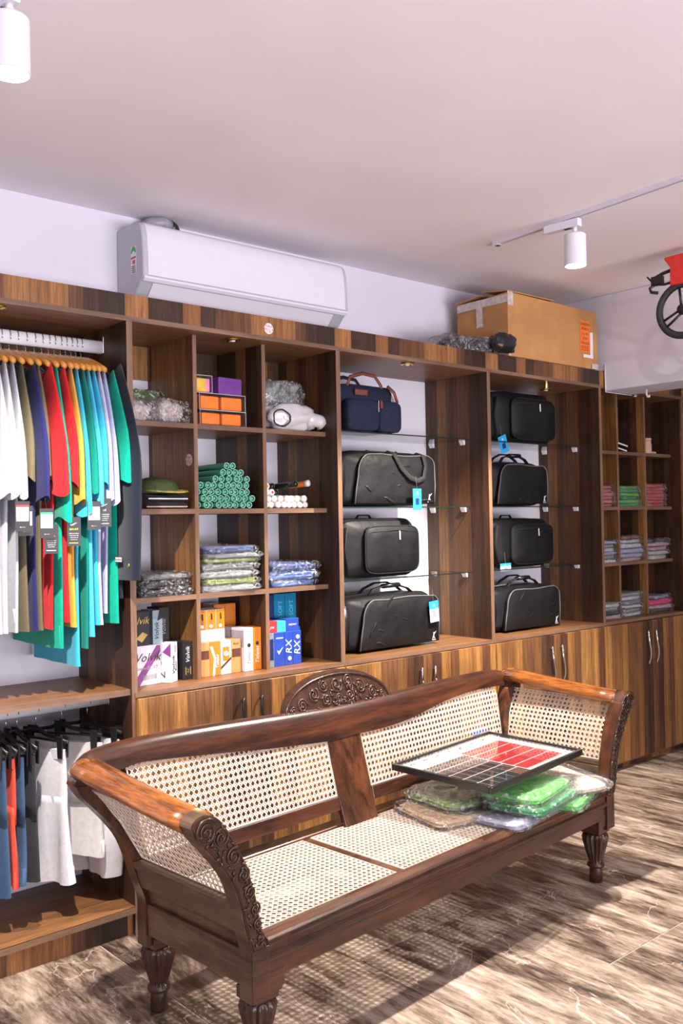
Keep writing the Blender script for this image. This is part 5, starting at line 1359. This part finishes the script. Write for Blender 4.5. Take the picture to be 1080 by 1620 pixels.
def duffel(lab, x0, x1, y, z, d, h, seed, handles='drop', tag_=None, end=.13, mat=None, emblem=True, rz=0):
    w = x1-x0; t = thing('duffel_bag', lab, 'bag', ((x0+x1)/2, y, z), rz)
    slab(w, d, h, .32, seed, .05, .06).build('body', mat or M_BAG, t, smooth=True)
    # front panel raised, framed by a piping arch
    pw = w*(1-end*.9); pc = w*end*.42
    xl, xr = pc-pw*.485, pc+pw*.485; ht = h*.93
    ar = [(xl-.012, .012), (xl-.002, h*.30), (xl+.012, h*.55)]+[(xl+.012+.075*(1-math.cos(a))*1.0, h*.55+(ht-h*.55)*math.sin(a)) for a in [PI/2*k/7 for k in range(1, 8)]]
    ar += [(xl+.087+(xr-.05-xl-.087)*k/5, ht+.004*math.sin(k*1.3+seed)) for k in range(1, 6)]+[(xr-.05+.05*math.sin(a), ht-.05*(1-math.cos(a))) for a in [PI/2*k/6 for k in range(1, 7)]]+[(xr+.003, h*.4), (xr-.004, .012)]
    base = ar
    pm = MB(); cz_ = h*.45
    pm.loft([[(p[0], .012, p[1]) for p in base], [(p[0], -.006, p[1]) for p in base], [(pc+(p[0]-pc)*.96, -.012, cz_+(p[1]-cz_)*.95) for p in base], [(pc+(p[0]-pc)*.5, -.018, cz_+(p[1]-cz_)*.5) for p in base]])
    pm.build('front_panel', mat or M_BAG, t, smooth=True)
    MB().tube([(p[0], -.010, p[1]) for p in ar], .0034, 6).build('piping', M_PIPE, t, smooth=True)
    random.seed(seed*7); wr = MB()
    for k in range(6):
        a0 = Vector((random.uniform(xl+.03, xr-.10), -.0135, random.uniform(.02, h*.75))); dr = Vector((random.uniform(.05, .12), 0, random.uniform(-.05, .09)))
        wr = MB(); wr.tube([a0, a0+dr*.33+Vector((0, -.002, .006)), a0+dr*.66+Vector((0, -.003, .002)), a0+dr], [.001, .006, .007, .001], 8, flat=.5, up=(0, 1, 0)).build('fabric_fold', mat or M_BAG, t, smooth=True)

    # crumpled end part on the left
    MB().tube([(-w*.50+.02, d*.25, .03), (-w*.50+.008, d*.25, h*.5), (-w*.5+.03, d*.28, h*.88)], [.03, .045, .03], 14).build('end_pocket', M_BAG2, t, smooth=True)
    MB().tube([(-w*.36, d*.5, h*.985), (-w*.1, d*.45, h+.004), (w*.2, d*.45, h+.004), (w*.42, d*.5, h*.97)], .004, 6).build('zipper', M_PIPE, t, smooth=True)
    if handles == 'drop':
        for yy, nm in ((-.020, 'handle'), (d*.8, 'handle')):
            pa = [(w*.00, yy+.05, h*.99), (w*.02, yy, h*.93), (w*.08, yy-.006, h*.70), (w*.17, yy-.010, h*.52), (w*.26, yy-.010, h*.46), (w*.33, yy-.008, h*.52), (w*.36, yy-.004, h*.75), (w*.34, yy, h*.93), (w*.33, yy+.05, h*.99)]
            if nm and yy > 0: pa = [(p[0], yy, h*.98+(p[2]-h*.46)*.08) for p in pa]
            pa2 = [Vector(q) for q in pa]; P2 = []
            for a, b in zip(pa2[:-1], pa2[1:]): P2 += [a, a.lerp(b, .5)]
            MB().tube(P2+[pa2[-1]], .014, 8, flat=.28, up=(0, 1, 0)).build(nm, M_STRAP, t, smooth=True)
    else:
        for k, (dy, lift) in enumerate(((-.02, .040), (.05, .050))):
            pa = [(-w*.20, d*.35+dy, h*.97), (-w*.14, d*.35+dy, h+.026), (-w*.02, d*.35+dy, h+lift), (w*.12, d*.35+dy, h+lift), (w*.24, d*.35+dy, h+.020), (w*.31, d*.35+dy, h*.96)]
            MB().tube(pa, .013, 8, flat=.35, up=(0, 0, 1)).build('handle', M_STRAP, t, smooth=True)
        MB().tube([(-w*.03, d*.35-.02, h+.038), (w*.14, d*.35-.02, h+.040)], .020, 10, flat=.6, up=(0, 0, 1)).build('grip_wrap', M_BAG2, t, smooth=True)
    if emblem:
        golfer(face_front(w*.41, -.0165, h*.16), t, 1.35)
    if tag_: hangcard(t, *tag_)
    return t
def backpack(lab, x0, x1, y, z, d, h, seed, tag_=None, rz=0):
    w = x1-x0; t = thing('backpack', lab, 'bag', ((x0+x1)/2, y, z), rz)
    slab(w, d, h, .30, seed, .035, .05).build('body', M_BAG, t, smooth=True)
    for sy, sc_ in ((.035, .985), (d*.55, 1.0)):
        MB().tube([(p[0], sy, max(.004, p[2])) for p in outline(w*sc_*1.0, h*sc_*.99, .30)], .0035, 6, caps=False).build('seam_piping', M_STRAP, t, smooth=True)
    pm = MB(); base = outline(w*.72, h*.80, .34, 40, w*.10, h*.47, 0)[:-1]; c = w*.10
    pm.loft([[(p[0], .01, p[2]) for p in base], [(p[0], -.018, p[2]) for p in base], [(c+(p[0]-c)*.95, -.027, h*.47+(p[2]-h*.47)*.93) for p in base], [(c+(p[0]-c)*.5, -.031, h*.47+(p[2]-h*.47)*.5) for p in base]])
    pk = pm.build('front_pocket', M_BAG, t, smooth=True)
    MB().tube([(p[0], -.021, p[2]) for p in outline(w*.72, h*.80, .34, 40, w*.10, h*.47)], .003, 6, caps=False).build('pocket_piping', M_STRAP, t, smooth=True)
    MB().tube([(w*.10-w*.30, -.026, h*.76), (w*.10+w*.05, -.030, h*.80), (w*.10+w*.32, -.026, h*.76)], .0028, 6).build('pocket_zipper', M_STRAP, t, smooth=True)
    MB().prism([(w*.17, h*.63), (w*.185, h*.63), (w*.180, h*.78), (w*.165, h*.78)], 'y', -.036, -.033).build('zipper_pull', M_PAPERW, t, bevel=.001)
    MB().tube([(-w*.12, d*.6, h*.97), (-w*.08, d*.6, h+.016), (w*.06, d*.6, h+.016), (w*.10, d*.6, h*.97)], .009, 8, flat=.4, up=(0, 0, 1)).build('top_handle', M_STRAP, t, smooth=True)
    MB().tube([(-w*.47, -.004, h*.85), (-w*.50, -.004, h*.5), (-w*.46, -.004, .012)], .013, 8, flat=.35, up=(1, 0, 0)).build('side_strap', M_STRAP, t, smooth=True)
    if tag_: hangcard(t, *tag_)
    return t
# nearer bag cabinet
t = thing('navy_bag', 'navy canvas bag with brown leather patches on the top glass shelf', 'bag', (3.015, .150, 1.9262))
slab(.37, .22, .235, .34, 3, .05, .06).build('body', M_NAVYB, t, smooth=True)
for cx, wd in ((-.070, .20), (.105, .145)):
    pm = MB(); base = outline(wd, .150, .36, 36, cx, .078, 0)[:-1]
    pm.loft([[(p[0], .02, max(.001, p[2])) for p in base], [(p[0], -.022, max(.001, p[2])) for p in base], [(cx+(p[0]-cx)*.93, -.034, .078+(p[2]-.078)*.92) for p in base], [(cx+(p[0]-cx)*.4, -.038, .078+(p[2]-.078)*.4) for p in base]])
    pm.build('pocket', M_NAVYB, t, smooth=True)
MB().box(-.105, -.025, -.012, -.002, .172, .200).build('leather_patch', M_LEATH, t, bevel=.003)
MB().box(.030, .044, -.042, -.034, .115, .150).build('leather_pull', M_LEATH, t, bevel=.002)
MB().box(.016, .020, -.040, -.030, .095, .150).build('zip', M_METAL, t)
for dy in (.03, .17):
    MB().tube([(-.12, dy, .215), (-.10, dy, .262), (-.02, dy, .285), (.06, dy, .278), (.10, dy, .235), (.105, dy, .215)], .009, 8, flat=.6, up=(0, 1, 0)).build('handle', M_LEATH if dy < .1 else M_STRAP, t, smooth=True)
MB().tube([(.115, .0, .23), (.150, -.01, .20), (.172, -.01, .15)], .010, 8, flat=.4, up=(0, 1, 0)).build('shoulder_strap', M_LEATH, t, smooth=True)
MB().prism([(.165, .190), (.185, .165), (.180, .140), (.160, .150), (.150, .175)], 'y', .02, .026).build('cream_tag', G_CRM, t)
duffel('black duffel bag with drop handles and blue tag on the second shelf', 2.830, 3.450, .150, 1.5735, .22, .268, 1, 'drop', (.125, -.055, .085, .058, .105, 0, 0))
backpack('black backpack with white zipper pull, alone on its glass shelf, nearer cabinet', 2.835, 3.335, .160, 1.2315, .21, .285, 2)
duffel('black duffel bag with blue and white tag on the wooden ledge, nearer cabinet', 2.825, 3.435, .125, .8862, .24, .262, 4, 'top', (.235, -.030, .215, .064, .105, -.08, .62))
# farther bag cabinet
backpack('topmost black backpack under the hanging brass lamp, blue tag at its foot', 3.945, 4.500, .170, 1.9262, .21, .290, 5, (-.235, -.020, .030, .070, .095, -.35, 0))
duffel('black duffel bag with white emblem on the second shelf, farther cabinet', 3.895, 4.400, .160, 1.5735, .22, .245, 6, 'top')
backpack('black backpack with blue and white tag on third shelf, farther cabinet', 3.920, 4.440, .160, 1.2315, .21, .275, 7, (-.205, -.030, .030, .090, .042, -.02, .65))
duffel('black duffel bag on the wooden ledge of the farther bag cabinet', 3.880, 4.440, .120, .8862, .24, .245, 8, 'top')

# ================================================================ above the cabinets
# air conditioner on the wall
M_ACW = plain('white_ac_plastic', (.78, .74, .82), .3, var=.01, coat=.2); M_ACG = plain('grey_ac_plastic', (.50, .49, .56), .4, var=.02)
ac = thing('air_conditioner', 'long white wall air conditioner above the fascia', 'air conditioner', (1.85, .4385, 2.40))
LAC = 1.095
prof = [(0, .06), (0, .335), (-.150, .340), (-.185, .330), (-.203, .312), (-.213, .27), (-.219, .20), (-.2205, .115), (-.216, .104), (-.208, .098), (-.198, .090), (-.150, .045), (-.085, .012), (-.03, .008)]
MB().prism(prof, 'x', 0, LAC).build('housing', M_ACG, ac, bevel=.006, auto=35)
MB().prism([(-.150, .342), (-.187, .332), (-.206, .313), (-.217, .27), (-.223, .20), (-.2250, .112), (-.218, .110), (-.214, .2), (-.20, .31), (-.15, .336)], 'x', .020, LAC-.020).build('front_panel', M_ACW, ac, bevel=.002, auto=35)
MB().prism([(-.2225, .106), (-.2230, .098), (-.212, .088), (-.200, .091), (-.212, .104)], 'x', .004, LAC-.004).build('chrome_lip', M_ACW, ac, auto=40)
MB().prism([(-.198, .0855), (-.199, .0875), (-.152, .0425), (-.090, .0105), (-.089, .008), (-.154, .039)], 'x', .055, LAC-.075).build('louvre', M_ACW, ac)
st = MB().box(-.0008, -.0002, -.165, -.120, .130, .240).build('rating_label', M_PAPERW, ac)
MB().prism([(-.165, .215), (-.158, .233), (-.143, .241), (-.128, .233), (-.120, .215), (-.128, .212), (-.143, .225), (-.157, .212)], 'x', -.0016, -.0010).build('green_arc', M_GREENT, st)
MB().box(-.0015, -.001, -.162, -.123, .190, .198).box(-.0015, -.001, -.155, -.135, .168, .184).build('red_stars', M_RED, st)
for k in range(4): text('energy 3.5', .008, M_INK, st, Matrix.Translation((-.0016, -.1425, .160-.008*k)) @ Matrix.Rotation(-PI/2, 4, 'Z') @ Matrix.Rotation(PI/2, 4, 'X'))
pp = thing('lagged_pipe', 'dark lagged pipe rising above the left end of the air conditioner', 'pipe', (2.02, .36, 2.742))
MB().tube([(-.075, .06, .02), (-.05, -.005, .035), (0, -.02, .040), (.03, -.01, .036)], .024, 14).build('pipe', M_GRYC, pp, smooth=True)
MB().tube([(.032, -.01, .036), (.055, 0, .032), (.085, .03, .02), (.09, .07, .02)], .0255, 14).build('black_lagging', M_BLACKP, pp, smooth=True)

# cardboard box
M_CARD = plain('brown_corrugated_card', (.50, .245, .085), .85, var=.10, scale=8, bump=.15, bscale=40); M_TAPE = plain('glossy_brown_tape', (.60, .50, .46), .25, var=.2, scale=40, coat=.4); M_ORL = plain('orange_label_paper', (.95, .20, .02), .5)
bx = thing('cardboard_box', 'large brown cardboard box with an orange label on top of the cabinets', 'box', (3.862, -.012, 2.3605))
BW, BD, BH = .800, .36, .338
m = MB(); m.loft([[(0, 0, 0), (BW, 0, 0), (BW, BD, 0), (0, BD, 0)], [(0, 0, BH), (BW+.008, .0, BH-.004), (BW, BD, BH-.02), (.01, BD, BH-.02)]]).build('carton', M_CARD, bx, bevel=.003)
MB().loft([[(-.004, -.003, BH+.001), (BW*.5, -.002, BH+.004), (BW*.5, BD*.4, BH+.018), (-.01, BD*.45, BH+.022)], [(-.004, -.003, BH+.006), (BW*.5, -.002, BH+.009), (BW*.5, BD*.4, BH+.023), (-.01, BD*.45, BH+.027)]]).build('flap', M_CARD, bx)
MB().loft([[(-.004, BD*.50, BH+.010), (BW*.5, BD*.5, BH+.012), (BW*.5, BD, BH-.01), (-.02, BD*.98, BH-.012)], [(-.004, BD*.50, BH+.014), (BW*.5, BD*.5, BH+.016), (BW*.5, BD, BH-.006), (-.02, BD*.98, BH-.008)]]).build('flap', M_CARD, bx)
MB().box(-.0015, -.0004, 0, BD-.01, BH-.055, BH-.012).build('tape', M_TAPE, bx)
MB().box(-.002, -.0016, .17, .215, BH-.16, BH-.02).build('tape', M_TAPE, bx)
MB().box(-.0012, .045, -.0015, -.0004, BH-.07, BH+.002).build('tape', M_TAPE, bx)
MB().box(.0, .018, -.0012, -.0004, .0, .10).build('tape', M_TAPE, bx)
MB().box(BW-.022, BW+.012, -.004, BD*.6, .0, BH-.05).build('torn_end_flap', M_CARD, bx, bevel=.004)
MB().box(BW-.05, BW+.013, -.006, -.0042, 0, .03).build('tape', M_TAPE, bx)
lb = MB().box(BW-.155, BW-.060, -.0016, -.0004, .090, .270).build('orange_label', M_ORL, bx)
for k, s_ in enumerate(('DRAGON', 'SPORTS', '2 x 36', 'JP-04', 'FRAGILE')): text(s_, .021, M_INK, lb, face_front(BW-.108, -.0018, .250-k*.027))
for k in range(3): MB().box(BW-.145, BW-.075, -.002, -.0017, .100+.010*k, .103+.010*k).build('ruled_line', M_INK, lb)
MB().box(BW-.058, BW-.030, -.0014, -.0004, .060, .21).box(BW-.125, BW-.058, -.0014, -.0004, .060, .078).build('white_slip', M_PAPERW, bx)
# black things in a clear bag beside it
t = blob('bagged_black_item', 'black garment in shiny clear bag lying left of the cardboard box', 'garment', (3.64, .07, 2.3605), (.40, .14, .070), G_BLK, 11, amp=.22, n=34, rz=-.10)
bagmesh(.42, .15, .070, 7, .008, .05).build('clear_bag', M_FILM, t, smooth=True)
blob('black_pouch', 'black nylon pouch hanging over the fascia against the box', 'pouch', (3.78, -.045, 2.3605), (.16, .085, .10), M_BAG2, 12, amp=.25, n=30)

# ================================================================ track lighting
M_LAMPW = plain('white_lamp_enamel', (.80, .78, .86), .35, var=.01)
M_GLOW = plain('glowing_lamp_front', (1.0, .97, .95), .5, emit=14, var=0)
def track(x0, y0, x1, y1, lab):
    L = math.hypot(x1-x0, y1-y0); rz = math.atan2(-(x1-x0), (y1-y0))
    t = thing('light_track', lab, 'light track', (x0, y0, ZC), math.atan2(-(x1-x0), -(y0-y1)) if False else math.atan2((x1-x0), -(y1-y0)))
    # local -Y runs along the track
    MB().box(-.017, -.006, -L, 0, -.018, 0).box(.006, .017, -L, 0, -.018, 0).box(-.006, .006, -L, 0, -.006, 0).build('rail_profile', M_LAMPW, t)
    MB().box(-.0058, .0058, -L, -.03, -.012, -.0065).build('dark_slot', M_BLACKP, t)
    MB().box(-.018, .018, -.03, .004, -.0205, -.0003).build('end_cap', M_LAMPW, t, bevel=.002)
    MB().box(-.010, .010, -.026, -.008, -.0222, -.0208).build('end_screw_plate', M_BLACKP, t)
    return t
track(3.430, -.290, 2.92, -6.2, 'white lighting track on the ceiling at the right')
track(.870, -.760, .50, -6.2, 'white lighting track on the ceiling at the left picture edge')
def tracklamp(x, y, lab, rz=0):
    t = thing('track_lamp', lab, 'lamp', (x, y, ZC), rz)
    MB().box(-.017, .017, -.085, .085, -.056, -.0215).build('adapter', M_LAMPW, t, bevel=.003)
    MB().box(-.010, .010, -.04, -.01, -.0575, -.0562).build('adapter_switch', M_BLACKP, t)
    MB().tube([(0, -.06, -.056), (0, -.06, -.080)], .010, 10).build('swivel', M_LAMPW, t, smooth=True)
    MB().box(-.006, .006, -.066, -.054, -.085, -.070).box(.030, .036, -.070, -.050, -.135, -.082).box(-.006, .036, -.066, -.054, -.088, -.082).build('yoke', M_LAMPW, t)
    c = (0, -.060, 0)
    MB().lathe([(.001, -.086), (.040, -.086), (.0465, -.092), (.0470, -.222), (.0440, -.224), (.0440, -.215), (.040, -.205), (.001, -.205)], 36, c).build('lamp_body', M_LAMPW, t, smooth=True, auto=40)
    MB().lathe([(.001, -.2065), (.0395, -.2065), (.0395, -.211), (.001, -.212)], 28, c).build('lamp_front', M_GLOW, t, smooth=True, auto=40)
    return t
tracklamp(3.385, -.70, 'white cylinder lamp hanging from the right track', .09)
tracklamp(.860, -.860, 'white cylinder lamp cut off at the left picture edge', .09)
for k, (x, y) in enumerate(((3.3, -2.6), (.8, -2.9), (3.2, -4.6), (.8, -4.8))):
    pass

# ================================================================ golf trolley on its bracket at the right edge
M_TYRE = plain('grey_black_rubber', (.028, .030, .034), .7, var=.2, bump=.2); M_REDP = plain('red_plastic', (.78, .035, .02), .35, var=.08, coat=.2)
tr = thing('golf_trolley', 'folded golf trolley with red housing and black wheels at the right edge', 'trolley', (4.20, -.81, 2.36))
def wheel(cx, cy, cz, r, w=.032):
    nT = 44
    m = MB(); rings = []
    for k in range(nT):
        a = 2*PI*k/nT; ring = []
        for j in range(10):
            b = 2*PI*j/10; rr = r-.016+.016*math.cos(b)
            ring.append((cx+w/2*math.sin(b), cy+rr*math.cos(a), cz+rr*math.sin(a)))
        rings.append(ring)
    rings.append(rings[0]); m.loft(rings, True, False, False)
    wh = m.build('tyre', M_TYRE, tr, smooth=True)
    h = MB().lathe([(.001, -.020), (.024, -.018), (.026, 0), (.024, .018), (.001, .020)], 20, (cx, cy, cz), axis='x')
    for k in range(3):
        for dd in (-.16, .16):
            a = R(90+120*k)
            h.tube([(cx, cy+.020*math.cos(a+dd*3), cz+.020*math.sin(a+dd*3)), (cx, cy+(r-.028)*math.cos(a+dd), cz+(r-.028)*math.sin(a+dd))], .0065, 8)
    h.tube([(cx, cy+(r-.030)*math.cos(2*PI*k/40), cz+(r-.030)*math.sin(2*PI*k/40)) for k in range(41)], .006, 8, caps=False)
    h.build('spokes', M_BLACKP, wh, smooth=True)
wheel(0, 0, .140, .142); wheel(.27, -.03, .09, .142)
MB().tube([(0, 0, .140), (.135, -.015, .115), (.27, -.03, .09)], .009, 10).build('axle', M_BLACKP, tr, smooth=True)
MB().loft([[(-.025, -.07, .262), (.05, -.07, .262), (.05, .055, .262), (-.025, .055, .262)], [(-.03, -.075, .35), (.055, -.075, .35), (.055, .050, .35), (-.03, .050, .35)], [(-.02, -.10, .402), (.05, -.10, .402), (.05, .085, .398), (-.02, .085, .398)], [(-.02, -.10, .412), (.05, -.10, .412), (.05, .085, .408), (-.02, .085, .408)]]).build('red_housing', M_REDP, tr, bevel=.006, auto=40)
MB().tube([(0, .050, .345), (-.005, .10, .335), (-.008, .15, .318)], .009, 8).tube([(0, .050, .285), (-.005, .09, .280), (-.008, .14, .288)], .007, 8).build('handle_tubes', M_BLACKP, tr, smooth=True)
MB().box(-.020, .012, .10, .160, .282, .328).build('clamp_block', M_BLACKP, tr, bevel=.006)
MB().tube([(-.005, .155, .30), (-.005, .185, .335)], .0045, 6).tube([(-.005, .15, .285), (-.005, .172, .275), (-.005, .165, .255), (-.005, .13, .245)], .008, 8).build('lever', M_BLACKP, tr, smooth=True)
MB().tube([(.02, -.01, .27), (.14, -.02, .20), (.27, -.03, .09)], .010, 8).build('frame_tube', M_METAL, tr, smooth=True)
MB().tube([(.03, -.02, .33), (.30, -.02, .35), (.553, -.02, .35)], .010, 8).box(.545, .5545, -.06, .02, .30, .40).build('wall_bracket', M_METAL, tr, smooth=True, auto=40)
# little white cord hook below the beam and the cable along its edge
ck = thing('cord_hook', 'small white hook under the edge of the beam at the right', 'hook', (4.90, -.19, 2.2448))
MB().tube([(0, 0, 0), (0, 0, -.030), (0, -.006, -.045), (0, -.016, -.046), (0, -.018, -.036)], .006, 8).build('hook', M_WHITE, ck, smooth=True)
cb_ = MB().tube([(4.751, .0-.012, 2.40), (4.750, -.014, 2.26), (4.752, -.012, 2.2395), (4.80, -.008, 2.2395), (4.95, -.010, 2.2395), (5.04, -.010, 2.2395)], .0028, 6).build('white_cable', M_WHITE, None, smooth=True)
tag(cb_, 'thin white cable along the lower corner of the beam beside the box', 'cable')
